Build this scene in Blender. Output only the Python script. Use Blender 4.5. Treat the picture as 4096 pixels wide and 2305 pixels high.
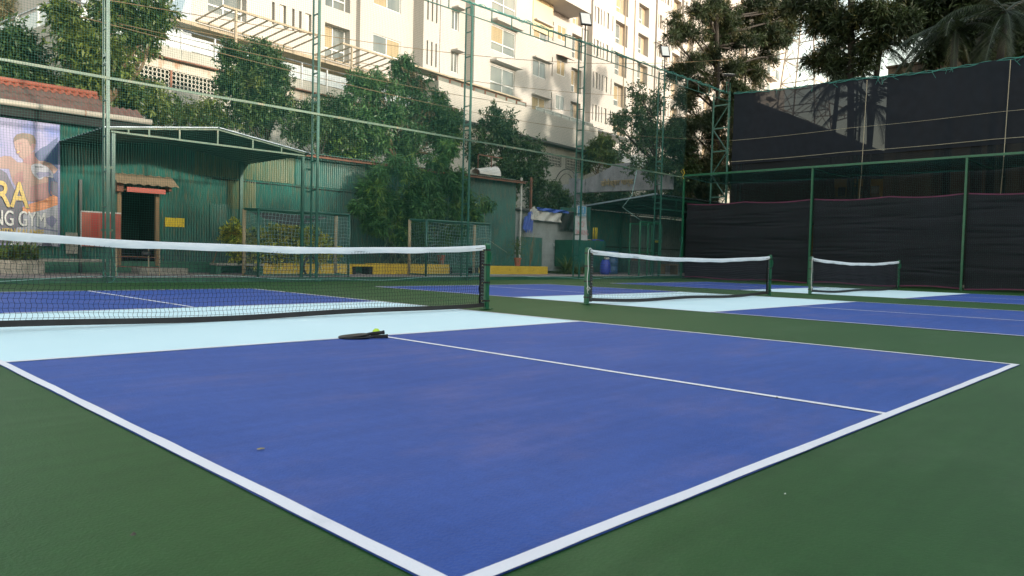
import bpy, math, random
import numpy as np
from mathutils import Vector, Matrix
random.seed(7)
for o in list(bpy.data.objects): bpy.data.objects.remove(o)
S = bpy.context.scene
COL = S.collection
R = math.radians

# ------------------------------------------------------------------ camera
FP = 2982.7; YAW, PIT, ROL = .795132, -.0416872, .0234123
CAM = Vector((-4.172436, -7.976574, .785255))
cf = Vector((math.sin(YAW)*math.cos(PIT), math.cos(YAW)*math.cos(PIT), math.sin(PIT)))
r0 = Vector((math.cos(YAW), -math.sin(YAW), 0)); u0 = r0.cross(cf)
cr = r0*math.cos(ROL)+u0*math.sin(ROL); cu = u0*math.cos(ROL)-r0*math.sin(ROL)
cd = bpy.data.cameras.new("camera"); cam = bpy.data.objects.new("camera", cd); COL.objects.link(cam)
cd.sensor_width = 36; cd.lens = FP/4096*36; cd.clip_end = 2000; cd.clip_start = .05
cd.dof.use_dof = True; cd.dof.focus_distance = 12; cd.dof.aperture_fstop = 9
m = Matrix((cr, cu, -cf)).transposed().to_4x4(); m.translation = CAM
cam.matrix_world = m
S.camera = cam

# ------------------------------------------------------------------ light
sun_dir = Vector((-.47, 3.95, -.70)).normalized()      # the way the light travels
sun_el = math.asin(-sun_dir.z); sun_az = math.atan2(-sun_dir.x, -sun_dir.y)
w = bpy.data.worlds.new("World"); S.world = w; w.use_nodes = True
nt = w.node_tree; bg = nt.nodes["Background"]
sk = nt.nodes.new("ShaderNodeTexSky"); sk.sky_type = 'NISHITA'; sk.sun_disc = False
sk.sun_elevation = sun_el; sk.sun_rotation = sun_az; sk.air_density = 1.7; sk.dust_density = .8; sk.ozone_density = 1.2
hsv = nt.nodes.new('ShaderNodeHueSaturation'); hsv.inputs['Saturation'].default_value = .55; hsv.inputs['Value'].default_value = 1.35
nt.links.new(sk.outputs[0], hsv.inputs['Color']); nt.links.new(hsv.outputs[0], bg.inputs[0]); bg.inputs[1].default_value = .15
sl = bpy.data.lights.new("sun", 'SUN'); sl.energy = 2.1; sl.angle = R(2.0); sl.color = (1, .89, .74)
so = bpy.data.objects.new("sun", sl); COL.objects.link(so)
so.rotation_euler = sun_dir.to_track_quat('-Z', 'Y').to_euler(); so.location = (0, -20, 30)
S.view_settings.view_transform = 'Standard'; S.view_settings.look = 'None'
S.view_settings.exposure = 1.72; S.view_settings.gamma = 1; S.view_settings.use_curve_mapping = False
S.render.engine = 'CYCLES'
S.cycles.transparent_max_bounces = 24; S.cycles.max_bounces = 6

# ------------------------------------------------------------------ pixel to plane (2576-wide picture of the place)
def ray(x, y):
    U = x*4096/2576; V = y*4096/2576
    return cf + cr*((U-2048)/FP) - cu*((V-1152.5)/FP)
def onp(x, y, ax, val):
    d = ray(x, y); return CAM + d*((val-CAM[ax])/d[ax])
def PY(x, y, Y): return onp(x, y, 1, Y)
def PX(x, y, X): return onp(x, y, 0, X)
BA = R(8.3); be = Vector((math.cos(BA), math.sin(BA), 0)); bn = Vector((math.sin(BA), -math.cos(BA), 0)); bO = Vector((52.63, 34.01, 0))
def BF(s, z, off=0): return bO + be*s + bn*off + Vector((0, 0, z))
def PF(x, y, off=0):
    d = ray(x, y); P = CAM + d*((bO+bn*off-CAM).dot(bn)/d.dot(bn)); return (P-bO).dot(be), P.z

# ------------------------------------------------------------------ materials
ALB = .82      # every paint here was first matched a little too light
def mat(name, c1, c2=None, scale=3., rough=.7, bump=0., bscale=None, metal=0., stretch=(1, 1, 1), island=0., trans=0., coord='Object', detail=6., spec=.5, c3=None, c3scale=1., c3thr=.6, c3w=.08, c3str=(1,1,1), streak=0.):
    m = bpy.data.materials.new(name); m.use_nodes = True; N = m.node_tree.nodes; L = m.node_tree.links
    b = N["Principled BSDF"]; b.inputs['Roughness'].default_value = rough; b.inputs['Metallic'].default_value = metal
    b.inputs['Specular IOR Level'].default_value = spec
    c2 = c2 or c1
    c1, c2 = (tuple(q*ALB for q in c) for c in (c1, c2)); c3 = c3 and tuple(q*ALB for q in c3)
    tc = N.new("ShaderNodeTexCoord"); mp = N.new("ShaderNodeMapping"); mp.inputs['Scale'].default_value = stretch
    L.new(tc.outputs[coord], mp.inputs[0])
    nz = N.new("ShaderNodeTexNoise"); nz.inputs['Scale'].default_value = scale; nz.inputs['Detail'].default_value = detail
    L.new(mp.outputs[0], nz.inputs['Vector'])
    rp = N.new("ShaderNodeValToRGB"); rp.color_ramp.elements[0].position = .32; rp.color_ramp.elements[1].position = .68
    rp.color_ramp.elements[0].color = (*c1, 1); rp.color_ramp.elements[1].color = (*c2, 1)
    L.new(nz.outputs['Fac'], rp.inputs[0]); col = rp.outputs[0]
    if island:
        ge = N.new("ShaderNodeNewGeometry"); hs = N.new("ShaderNodeHueSaturation"); mr = N.new("ShaderNodeMapRange")
        mr.inputs['To Min'].default_value = 1-island; mr.inputs['To Max'].default_value = 1+island
        L.new(ge.outputs['Random Per Island'], mr.inputs[0]); L.new(mr.outputs[0], hs.inputs['Value']); L.new(col, hs.inputs['Color']); col = hs.outputs[0]
    if c3:
        mp3 = N.new("ShaderNodeMapping"); mp3.inputs['Scale'].default_value = c3str; L.new(tc.outputs[coord], mp3.inputs[0])
        n3 = N.new("ShaderNodeTexNoise"); n3.inputs['Scale'].default_value = c3scale; n3.inputs['Detail'].default_value = 8; n3.inputs['Roughness'].default_value = .65
        L.new(mp3.outputs[0], n3.inputs['Vector'])
        m3 = N.new("ShaderNodeMapRange"); m3.inputs['From Min'].default_value = c3thr; m3.inputs['From Max'].default_value = c3thr+c3w; L.new(n3.outputs['Fac'], m3.inputs[0])
        mx = N.new("ShaderNodeMix"); mx.data_type = 'RGBA'; L.new(m3.outputs[0], mx.inputs[0]); L.new(col, mx.inputs[6]); mx.inputs[7].default_value = (*c3, 1); col = mx.outputs[2]
    if streak:      # roller marks and dust: stretched grain plus fine specks
        hv = N.new("ShaderNodeHueSaturation"); L.new(col, hv.inputs['Color']); prev = None
        for sc_, st_, ax in ((1.6, (1, 7, 1), 1.), (7., (5, 1, 1), .6), (70., (1, 1, 1), .5), (14., (1, 1, 1), .5)):
            mp5 = N.new("ShaderNodeMapping"); mp5.inputs['Scale'].default_value = st_; mp5.inputs['Rotation'].default_value = (0, 0, .35 if sc_ < 5 else 0); L.new(tc.outputs[coord], mp5.inputs[0])
            n5 = N.new("ShaderNodeTexNoise"); n5.inputs['Scale'].default_value = sc_; n5.inputs['Detail'].default_value = 6; L.new(mp5.outputs[0], n5.inputs['Vector'])
            r5 = N.new("ShaderNodeMapRange"); r5.inputs['From Min'].default_value = .3; r5.inputs['From Max'].default_value = .7; r5.inputs['To Min'].default_value = 1-streak*ax; r5.inputs['To Max'].default_value = 1+streak*ax; L.new(n5.outputs['Fac'], r5.inputs[0])
            if prev is None: prev = r5.outputs[0]
            else:
                mu = N.new("ShaderNodeMath"); mu.operation = 'MULTIPLY'; L.new(prev, mu.inputs[0]); L.new(r5.outputs[0], mu.inputs[1]); prev = mu.outputs[0]
        L.new(prev, hv.inputs['Value']); col = hv.outputs[0]
    L.new(col, b.inputs['Base Color'])
    if bump:
        n2 = N.new("ShaderNodeTexNoise"); n2.inputs['Scale'].default_value = bscale or scale*4; n2.inputs['Detail'].default_value = 5
        L.new(mp.outputs[0], n2.inputs['Vector'])
        bp = N.new("ShaderNodeBump"); bp.inputs['Strength'].default_value = bump; bp.inputs['Distance'].default_value = .02
        L.new(n2.outputs['Fac'], bp.inputs['Height']); L.new(bp.outputs[0], b.inputs['Normal'])
    if trans:
        tr = N.new("ShaderNodeBsdfTranslucent"); L.new(col, tr.inputs[0]); ms = N.new("ShaderNodeMixShader"); ms.inputs[0].default_value = trans
        L.new(b.outputs[0], ms.inputs[1]); L.new(tr.outputs[0], ms.inputs[2]); L.new(ms.outputs[0], N["Material Output"].inputs[0])
    return m
def see_through(name, c, amount, rough=.9, scale=3.):
    m = mat(name, c, tuple(q*1.3 for q in c), scale, rough, spec=.2); N = m.node_tree.nodes; L = m.node_tree.links
    tr = N.new("ShaderNodeBsdfTransparent"); ms = N.new("ShaderNodeMixShader"); ms.inputs[0].default_value = amount
    L.new(N["Principled BSDF"].outputs[0], ms.inputs[1]); L.new(tr.outputs[0], ms.inputs[2]); L.new(ms.outputs[0], N["Material Output"].inputs[0])
    return m
G1 = (.018, .115, .075); G2 = (.03, .16, .105)
M = dict(
 court_green=mat('court_green', (.025, .088, .024), (.034, .105, .031), .35, .55, .25, 90, c3=(.055, .125, .05), c3scale=.7, c3thr=.52, c3w=.3, c3str=(1, 2.2, 1), spec=.14, streak=.085),
 court_blue=mat('court_blue', (.034, .092, .37), (.050, .112, .41), .5, .55, .25, 90, c3=(.12, .135, .37), c3scale=.9, c3thr=.50, c3w=.3, c3str=(1, 2.0, 1), spec=.12, streak=.085),
 kitchen=mat('kitchen_blue', (.70, .93, 1.0), (.75, .97, 1.05), .6, .6, .2, 90, c3=(.60, .82, .90), c3scale=2.2, c3thr=.66, c3w=.1, spec=.35),
 line=mat('line_white', (.84, .82, .90), (.92, .90, .97), 2., .6, .15, 60, c3=(.62, .62, .68), c3scale=2.5, c3thr=.60, c3w=.2),
 earth=mat('earth', (.12, .10, .07), (.20, .16, .12), .5, .95, .4, 5),
 pave=mat('pave', (.23, .18, .165), (.33, .27, .25), 1.6, .9, .5, 25, c3=(.10, .08, .06), c3scale=1.5, c3thr=.62),
 kerb=mat('kerb_green', (.012, .085, .05), (.02, .12, .075), 3., .5, .3, 20),
 gmetal=mat('green_metal', (.012, .08, .06), (.022, .12, .09), 8., .42, .1, 30, c3=(.20, .15, .10), c3scale=4., c3thr=.66),
 gold_green=mat('faded_green_metal', (.06, .13, .09), (.13, .17, .11), 5., .5, .1, 30, c3=(.25, .2, .12), c3scale=5., c3thr=.6),
 netgreen=mat('net_green', (.008, .085, .07), (.012, .12, .10), 3., .7),
 netpale=mat('net_pale', (.25, .42, .42), (.32, .5, .5), 3., .8),
 netblack=mat('net_black', (.012, .015, .03), (.02, .022, .04), 3., .7),
 black=mat('black', (.008, .008, .01), (.018, .018, .02), 6., .5),
 tape=mat('net_tape', (.68, .74, .80), (.80, .84, .88), 5., .7, .35, 9, stretch=(1, 1, 3)),
 postgreen=mat('post_green', (.004, .095, .042), (.006, .13, .06), 4., .35, .05, 40, c3=(.2, .32, .25), c3scale=9., c3thr=.72),
 steel=mat('steel', (.3, .3, .3), (.5, .5, .5), 8., .35, metal=.9),
 brass=mat('brass', (.7, .6, .35), None, 3., .3, metal=.9),
 rope=mat('white_rope', (.7, .7, .68), (.8, .8, .78), 30., .8),
 ropegreen=mat('green_rope', (0.048, 0.252, 0.216), (0.072, 0.300, 0.264), 30., .8),
 roperope=mat('jute_rope', (.42, .36, .26), (.5, .44, .33), 30., .9),
 corrug=mat('corrugated_green', (.006, .085, .075), (.014, .145, .12), 1.3, .42, .1, 12, c3=(.11, .11, .065), c3scale=4., c3thr=.50, c3w=.16, c3str=(7, 1, .5)),
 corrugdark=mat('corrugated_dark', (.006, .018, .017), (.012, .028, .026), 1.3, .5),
 corrgrey=mat('corrugated_grey', (0.221, 0.238, 0.246), (0.306, 0.332, 0.340), 2., .4, .1, 12, metal=.3, c3=(.13, .10, .08), c3scale=3., c3thr=.66, c3str=(4, 1, 1)),
 corrfadelit=mat('faded_and_lit_sheet', (.045, .11, .06), (.15, .155, .075), 2.2, .5, .1, 12, stretch=(5, 1, .4), c3=(.02, .12, .09), c3scale=3., c3thr=.52, c3w=.12, c3str=(5, 1, .6)),  # tan tone holds painted sunlight as well as faded, dirty paint
 corrgreydark=mat('dark_grey_sheet', (.10, .11, .115), (.15, .16, .165), 2., .6, .1, 12, c3=(.06, .05, .04), c3scale=3., c3thr=.6),  # darker version of the grey sheet, with dark brown patches
 rooftile=mat('red_roof', (0.102, 0.043, 0.032), (0.153, 0.072, 0.058), 3., .8, .3, 12, c3=(.10, .08, .07), c3scale=4., c3thr=.47, c3w=.2),
 ridge=mat('ridge_red', (0.238, 0.063, 0.038), (0.294, 0.091, 0.056), 3., .7),
 sheet=mat('roof_sheet', (0.264, 0.320, 0.384), (0.336, 0.400, 0.464), 3., .4, metal=.3),
 rust=mat('rust_roof', (.14, .06, .04), (.24, .10, .06), 4., .85, .3, 12),
 pipe=mat('pvc_pipe', (0.336, 0.304, 0.248), (0.416, 0.384, 0.320), 2., .5),
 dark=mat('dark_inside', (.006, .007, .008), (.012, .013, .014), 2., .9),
 orange=mat('orange_board', (0.350, 0.032, 0.010), (0.385, 0.042, 0.014), 2., .5),
 redboard=mat('red_board', (0.300, 0.054, 0.036), (0.372, 0.096, 0.066), 2.5, .6),
 redpatch=mat('red_patch', (0.330, 0.027, 0.018), None, 2.5, .6),
 yellow=mat('yellow_paint', (.58, .38, .02), (.68, .47, .04), 3., .6, .2, 15, c3=(.09, .085, .03), c3scale=5., c3thr=.58, c3w=.12),
 concrete=mat('concrete', (.20, .19, .16), (.33, .31, .27), 6., .9, .5, 40),
 concrete_grey=mat('stained_concrete', (.19, .20, .23), (.31, .32, .36), 1.4, .9, .4, 20, stretch=(1, 1, .5), c3=(.08, .085, .09), c3scale=1.6, c3thr=.56, c3w=.15, c3str=(3, 3, .7)),
 clay=mat('terracotta', (.33, .10, .06), (.42, .15, .10), 6., .8),
 wood=mat('weathered_wood', (.16, .10, .05), (.26, .18, .10), 5., .8, stretch=(1, 1, .2)),
 tan=mat('chipped_post', (.33, .25, .14), (.42, .33, .2), 6., .6, c3=(.02, .02, .02), c3scale=14., c3thr=.6, c3w=.05),
 cream=mat('cream_wall', (.44, .405, .37), (.475, .44, .405), .25, .85, .1, 10, c3=(.42, .37, .30), c3scale=.6, c3thr=.62, c3w=.3, c3str=(2, 2, .25)),
 cream2=mat('warm_wall', (.62, .50, .30), (.67, .55, .34), .25, .85),
 podwall=mat('podium_wall', (0.368, 0.349, 0.309), (0.412, 0.389, 0.346), .4, .85, .1, 10),
 oldwall=mat('stained_wall', (0.334, 0.320, 0.276), (0.407, 0.392, 0.341), .7, .9, .2, 12, c3=(.16, .14, .11), c3scale=1.3, c3thr=.58, c3w=.2, c3str=(3, 3, .6)),
 rustband=mat('rusty_beam', (0.452, 0.420, 0.355), (0.508, 0.468, 0.404), 1., .85, c3=(.33, .15, .06), c3scale=1.1, c3thr=.5, c3w=.2, c3str=(2, 2, .8)),
 mural=mat('grey_mural', (.36, .40, .44), (.40, .44, .48), .6, .85),
 muralblue=mat('mural_blue', (.20, .27, .33), None, .6, .85),
 wframe=mat('window_frame', (0.663, 0.663, 0.654), (0.697, 0.697, 0.680), 2., .4),
 curtain=mat('curtain', (.30, .23, .13), (.38, .30, .18), 1.3, .9, stretch=(6, 6, .3)),
 glass=mat('window_glass', (.10, .115, .115), (.24, .24, .20), .6, .12, spec=.8, stretch=(1, 1, .5)),
 glassdark=mat('window_dark', (.06, .07, .07), (.2, .2, .18), .8, .1, spec=.8),
 jali=mat('lattice_white', (.55, .52, .45), (.62, .58, .5), 2., .85),
 railglass=see_through('rail_glass', (.55, .60, .62), .35, .08),
 pergola=mat('pergola_paint', (.32, .25, .17), (.4, .32, .22), 3., .6),
 bark=mat('bark', (.10, .065, .035), (.19, .13, .075), 4., .9, .6, 20, stretch=(2, 2, .4)),
 barkdark=mat('bark_dark', (.02, .016, .013), (.045, .036, .028), 4., .95, .6, 20, stretch=(2, 2, .4)),
 leafA=mat('leaf_glossy', (0.062, 0.100, 0.020), (0.150, 0.188, 0.035), .9, .45, island=.45, trans=.28),
 leafB=mat('leaf_dark', (0.027, 0.065, 0.020), (0.065, 0.115, 0.030), 1.1, .5, island=.5, trans=.22),
 leafC=mat('leaf_mango', (0.031, 0.094, 0.025), (0.075, 0.156, 0.037), .8, .45, island=.45, trans=.25),
 leafNew=mat('leaf_bronze', (.11, .075, .035), (.17, .12, .05), 1.5, .5, island=.4, trans=.3),
 leafLime=mat('leaf_lime', (.12, .22, .03), (.17, .27, .05), 1.5, .5, island=.35, trans=.3),
 leafBamboo=mat('leaf_bamboo', (0.037, 0.125, 0.031), (0.094, 0.219, 0.056), 1.2, .5, island=.45, trans=.25),
 leafCroton=mat('leaf_croton', (0.312, 0.432, 0.048), (0.660, 0.552, 0.072), 3., .5, island=.5, trans=.2, c3=(.22, .07, .02), c3scale=4., c3thr=.58),
 needle=mat('needle_dark', (.014, .032, .012), (.045, .07, .02), .5, .6, island=.5, trans=.2),
 needleA=mat('needle_gold', (.05, .055, .012), (.09, .085, .02), .5, .6, island=.4, trans=.2),
 frond=mat('frond', (0.012, 0.027, 0.010), (0.030, 0.051, 0.018), 1., .5, island=.4, trans=.2),
 frondDry=mat('frond_dry', (.13, .14, .05), (.20, .18, .08), 1., .6, island=.35, trans=.2),
 fern=mat('feathery', (.16, .16, .07), (.26, .23, .12), 1., .7, island=.3, trans=.3),
 shade=see_through('shade_cloth', (.012, .0155, .023), .048),
 shadelow=see_through('lower_mesh', (.010, .014, .018), .13),
 roofnet=see_through('roof_net', (.014, .12, .10), .30),
 cloth=mat('black_cloth', (0.007, 0.007, 0.011), (0.012, 0.012, 0.019), .8, .75, .2, 60, spec=.3),
 hem=mat('maroon_hem', (.11, .015, .05), (.15, .02, .07), 3., .7),
 lamp=mat('lamp_glass', (.75, .76, .74), (.82, .82, .8), 3., .15),
 tarpblue=mat('tarp_blue', (0.021, 0.063, 0.350), (0.035, 0.098, 0.434), 4., .5, .3, 10),
 tarpwhite=mat('tarp_white', (.48, .47, .43), (.62, .61, .57), 2.5, .8, .3, 10, c3=(.25, .2, .13), c3scale=3., c3thr=.6),
 tarpblack=mat('tarp_black', (.012, .013, .013), (.025, .027, .027), 4., .6, .6, 10),
 blueplastic=mat('blue_drum', (.03, .10, .23), (.05, .14, .29), 3., .45),
 bluebag=mat('blue_bag', (.03, .05, .42), (.04, .07, .5), 5., .4, .4, 14),
 signblue=mat('sign_blue', (.07, .25, .42), (.09, .29, .46), 3., .5),
 signwhite=mat('sign_white', (0.440, 0.448, 0.448), (0.528, 0.536, 0.536), 3., .5),
 signred=mat('faded_red_paint', (.50, .26, .26), None, 3., .6),
 ball=mat('ball_yellow', (.55, .80, .03), (.6, .85, .05), 3., .5),
 paddle=mat('paddle_face', (.010, .010, .012), (.016, .016, .018), 8., .5, spec=.25),
 grip=mat('paddle_grip', (.010, .010, .012), (.016, .016, .018), 20., .75, .4, 120),
 skin=mat('print_skin', (0.218, 0.119, 0.103), (0.277, 0.166, 0.143), 2.2, .5),
 skindark=mat('print_skin_shade', (0.187, 0.072, 0.086), (0.259, 0.115, 0.115), 3., .5),
 hair=mat('print_hair', (0.079, 0.044, 0.028), (0.119, 0.071, 0.044), 8., .5),
 printbg=mat('print_background', (0.094, 0.108, 0.302), (0.259, 0.245, 0.396), 1.2, .5, c3=(.03, .10, .42), c3scale=.9, c3thr=.55, c3w=.15),
 printdark=mat('print_dark', (.03, .03, .06), (.08, .07, .13), 2., .5),
 printblue=mat('print_blue', (0.008, 0.028, 0.127), (0.012, 0.048, 0.179), 2., .5),
 printwhite=mat('print_white', (0.246, 0.261, 0.333), (0.317, 0.325, 0.364), 2.5, .5),
 printfold=mat('print_lilac', (0.119, 0.119, 0.238), (0.158, 0.158, 0.277), 2.5, .5),
 printgold=mat('print_gold', (0.426, 0.289, 0.041), (0.495, 0.357, 0.083), 5., .5),
 printbelt=mat('print_belt', (.42, .12, .04), (.58, .24, .10), 9., .5, stretch=(1, 1, 3)),
 yellowpaint=mat('yellow_patch', (.60, .44, .01), (.68, .52, .02), 8., .55, c3=(.05, .13, .06), c3scale=14., c3thr=.6),
 ybuild=mat('ochre_wall', (.85, .55, .08), (.95, .65, .1), .4, .9),
 brownwall=mat('streaky_wall', (.12, .085, .055), (.17, .125, .08), .8, .95, stretch=(1.4, 1.4, .15), c3=(.05, .04, .03), c3scale=.9, c3thr=.5, c3w=.15, c3str=(1.6, 1.6, .12)),
 tower=mat('far_tower', (0.496, 0.464, 0.416), (0.544, 0.512, 0.464), .1, .9),
 pylon=mat('galvanised', (.38, .33, .28), (.46, .40, .34), 2., .6, metal=.3),
 dryleaf=mat('dry_leaf', (.30, .26, .12), (.42, .34, .18), 20., .8),
 stone=mat('pebble', (.10, .08, .07), (.2, .16, .14), 30., .9),
)

# ------------------------------------------------------------------ mesh helpers
def finish(name, me, material, parent=None, smooth=False, loc=None):
    if material is not None: me.materials.append(M[material] if isinstance(material, str) else material)
    if smooth:
        me.polygons.foreach_set('use_smooth', [True]*len(me.polygons))
    o = bpy.data.objects.new(name, me); COL.objects.link(o)
    if parent is not None:
        o.parent = parent; o.matrix_parent_inverse = Matrix.Identity(4)
        off = parent.get('_o')
        if off is not None:
            me.transform(Matrix.Translation(-Vector(off))); o['_o'] = list(off)
    return o
class MB:
    def __init__(s): s.v = []; s.f = []
    def add(s, vs, fs):
        b = len(s.v); s.v += [tuple(q) for q in vs]; s.f += [tuple(i+b for i in f) for f in fs]; return s
    def box(s, lo, hi):
        x0, y0, z0 = lo; x1, y1, z1 = hi
        return s.add([(x0,y0,z0),(x1,y0,z0),(x1,y1,z0),(x0,y1,z0),(x0,y0,z1),(x1,y0,z1),(x1,y1,z1),(x0,y1,z1)],
                     [(0,3,2,1),(4,5,6,7),(0,1,5,4),(1,2,6,5),(2,3,7,6),(3,0,4,7)])
    def obox(s, o, a, b, c):      # corner + three edge vectors
        o, a, b, c = map(Vector, (o, a, b, c))
        vs = [o, o+a, o+a+b, o+b, o+c, o+a+c, o+a+b+c, o+b+c]
        return s.add(vs, [(0,3,2,1),(4,5,6,7),(0,1,5,4),(1,2,6,5),(2,3,7,6),(3,0,4,7)])
    def beam(s, p, q, w, h=None, up=(0, 0, 1)):
        p, q = Vector(p), Vector(q); h = h or w; d = (q-p).normalized(); up = Vector(up)
        if abs(d.dot(up)) > .95: up = Vector((0, 1, 0))
        a = d.cross(up).normalized()*w/2; b = a.cross(d).normalized()*h/2
        return s.obox(p-a-b, q-p, a*2, b*2)
    def tube(s, pts, r, n=6, cap=True):
        pts = [Vector(p) for p in pts]; k = len(pts); rs = r if isinstance(r, (list, tuple)) else [r]*k
        base = len(s.v); ref = Vector((0, 0, 1)); prev = None
        for i, p in enumerate(pts):
            d = (pts[min(i+1, k-1)]-pts[max(i-1, 0)]).normalized()
            if prev is None:
                a = d.cross(ref if abs(d.dot(ref)) < .9 else Vector((1, 0, 0))).normalized()
            else:
                a = (prev - d*prev.dot(d)).normalized()
            prev = a; b = d.cross(a)
            for j in range(n):
                t = 2*math.pi*j/n; s.v.append(tuple(p+(a*math.cos(t)+b*math.sin(t))*rs[i]))
        for i in range(k-1):
            for j in range(n):
                j2 = (j+1) % n; s.f.append((base+i*n+j, base+i*n+j2, base+(i+1)*n+j2, base+(i+1)*n+j))
        if cap:
            s.f.append(tuple(base+j for j in range(n))[::-1]); s.f.append(tuple(base+(k-1)*n+j for j in range(n)))
        return s
    def poly(s, pts, th=None):    # flat polygon, optional thickness vector
        pts = [Vector(p) for p in pts]; n = len(pts)
        if th is None: return s.add(pts, [tuple(range(n))])
        th = Vector(th)
        return s.add(pts+[p+th for p in pts], [tuple(range(n)), tuple(range(2*n-1, n-1, -1))]+[(i, i+n, (i+1) % n+n, (i+1) % n) for i in range(n)])
    def lathe(s, c, prof, n=16):
        c = Vector(c); base = len(s.v)
        for r, z in prof:
            for j in range(n):
                t = 2*math.pi*j/n; s.v.append((c.x+r*math.cos(t), c.y+r*math.sin(t), c.z+z))
        for i in range(len(prof)-1):
            for j in range(n):
                j2 = (j+1) % n; s.f.append((base+i*n+j, base+i*n+j2, base+(i+1)*n+j2, base+(i+1)*n+j))
        s.f.append(tuple(base+j for j in range(n))[::-1]); s.f.append(tuple(base+(len(prof)-1)*n+j for j in range(n)))
        return s
    def build(s, name, material, parent=None, smooth=False):
        me = bpy.data.meshes.new(name); me.from_pydata(s.v, [], s.f); me.update()
        return finish(name, me, material, parent, smooth)
def npmesh(name, V, F, material, parent=None, smooth=False):
    V = np.asarray(V, np.float32).reshape(-1, 3); F = np.asarray(F, np.int32); k = F.shape[1]
    me = bpy.data.meshes.new(name); me.vertices.add(len(V)); me.vertices.foreach_set('co', V.ravel())
    me.loops.add(F.size); me.loops.foreach_set('vertex_index', F.ravel())
    me.polygons.add(len(F)); me.polygons.foreach_set('loop_start', np.arange(0, F.size, k, dtype=np.int32))
    me.polygons.foreach_set('loop_total', np.full(len(F), k, np.int32)); me.update(calc_edges=True); me.validate()
    return finish(name, me, material, parent, smooth)
def tag(o, label, cat, group=None):
    o['label'] = label; o['category'] = cat
    if group: o['group'] = group
    return o
def struct(o): o['kind'] = 'structure'; return o
def thing(name, label, cat, loc=(0, 0, 0), group=None):
    o = bpy.data.objects.new(name, None); COL.objects.link(o); o.location = loc; o.empty_display_size = .1
    o['_o'] = list(loc)
    return tag(o, label, cat, group)
def dup(root, shift, label, group=None):
    def cp(o, par):
        c = o.copy(); COL.objects.link(c)
        if par is not None: c.parent = par
        for ch in [q for q in bpy.data.objects if q.parent == o]: cp(ch, c)
        return c
    r = cp(root, None); r.location = Vector(root.location)+Vector(shift); r['label'] = label
    if group: r['group'] = group
    return r
def strands(lines, rad, a, b):
    """lines (L,n,3) -> three-sided cords; a, b = two unit offsets across the cord"""
    L, n, _ = lines.shape; a = np.array(a, float); b = np.array(b, float); V = np.zeros((L, n, 3, 3))
    for j in range(3):
        t = 2*math.pi*j/3+.5; V[:, :, j, :] = lines+(a*math.cos(t)+b*math.sin(t))*rad
    idx = np.arange(L*n*3).reshape(L, n, 3); F = []
    for j in range(3):
        k = (j+1) % 3; F.append(np.stack([idx[:, :-1, j], idx[:, :-1, k], idx[:, 1:, k], idx[:, 1:, j]], -1).reshape(-1, 4))
    return V.reshape(-1, 3), np.concatenate(F)
def grid_net(name, fn, us, vs, rad, mat_, parent, na, nu=None, nv=None):
    """fn(U,V) -> (...,3); cords along both ways sharing the same surface; na = normal of the net"""
    nu = nu or 80; nv = nv or 40
    na = np.array(na, float)
    ua = np.linspace(us[0], us[-1], nu); va = np.linspace(vs[0], vs[-1], nv)
    A = fn(*np.meshgrid(us, va, indexing='ij')); B = fn(*np.meshgrid(vs, ua, indexing='ij')[::-1])
    ta = A[0, -1]-A[0, 0]; ta /= np.linalg.norm(ta); tb = B[0, -1]-B[0, 0]; tb /= np.linalg.norm(tb)
    V1, F1 = strands(A, rad, na, np.cross(na, ta)); V2, F2 = strands(B, rad, na, np.cross(na, tb))
    return npmesh(name, np.concatenate([V1, V2]), np.concatenate([F1, F2+len(V1)]), mat_, parent)
def corrugated(name, p0, ex, ez, w, h, pitch, depth, mat_, parent, holes=(), nrm=None, smooth=False):
    """sheet with its ribs running along ez, from p0, width w along ex, height h; holes in (s0,s1,t0,t1)"""
    p0, ex, ez = Vector(p0), Vector(ex).normalized(), Vector(ez).normalized(); nrm = nrm or ex.cross(ez).normalized()
    n = max(2, int(w/pitch*4)); xs = sorted(set([w*i/n for i in range(n+1)]+[q for hh in holes for q in hh[:2]]))
    zs = sorted(set([0, h]+[q for hh in holes for q in hh[2:4]])); mb = MB()
    for x in xs:
        for z in zs: mb.v.append(tuple(p0+ex*x+ez*z+nrm*(depth*.5*math.sin(2*math.pi*x/pitch))))
    nz = len(zs)
    for i in range(len(xs)-1):
        for j in range(nz-1):
            cx = (xs[i]+xs[i+1])/2; cz = (zs[j]+zs[j+1])/2
            if any(a < cx < b and c < cz < d for a, b, c, d in holes): continue
            mb.f.append((i*nz+j, (i+1)*nz+j, (i+1)*nz+j+1, i*nz+j+1))
    return mb.build(name, mat_, parent, smooth)
FONT = None
def text(name, body, size, origin, ex, ez, material, parent, ext=.004, bold=.0, xs=1., shear=0., fit=None):
    cu_ = bpy.data.curves.new(name, 'FONT'); cu_.body = body; cu_.size = size; cu_.extrude = ext; cu_.offset = bold; cu_.shear = shear
    o = bpy.data.objects.new(name, cu_); COL.objects.link(o)
    bpy.context.view_layer.update()
    me = bpy.data.meshes.new_from_object(o.evaluated_get(bpy.context.evaluated_depsgraph_get()))
    bpy.data.objects.remove(o); bpy.data.curves.remove(cu_)
    ex = Vector(ex).normalized(); ez = Vector(ez).normalized(); nn = ex.cross(ez)
    if fit:
        X_ = [v.co.x for v in me.vertices]; Y_ = [v.co.y for v in me.vertices]; a_, b_ = min(X_), max(X_); c_, d_ = min(Y_), max(Y_)
        for v in me.vertices: v.co.x = (v.co.x-a_)/(b_-a_)*fit[0]; v.co.y = (v.co.y-c_)/(d_-c_)*fit[1]
        xs = 1.
    mm = Matrix((ex*xs, ez, nn)).transposed().to_4x4(); mm.translation = Vector(origin)
    me.transform(mm); me.materials.clear()
    return finish(name, me, material, parent)

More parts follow.
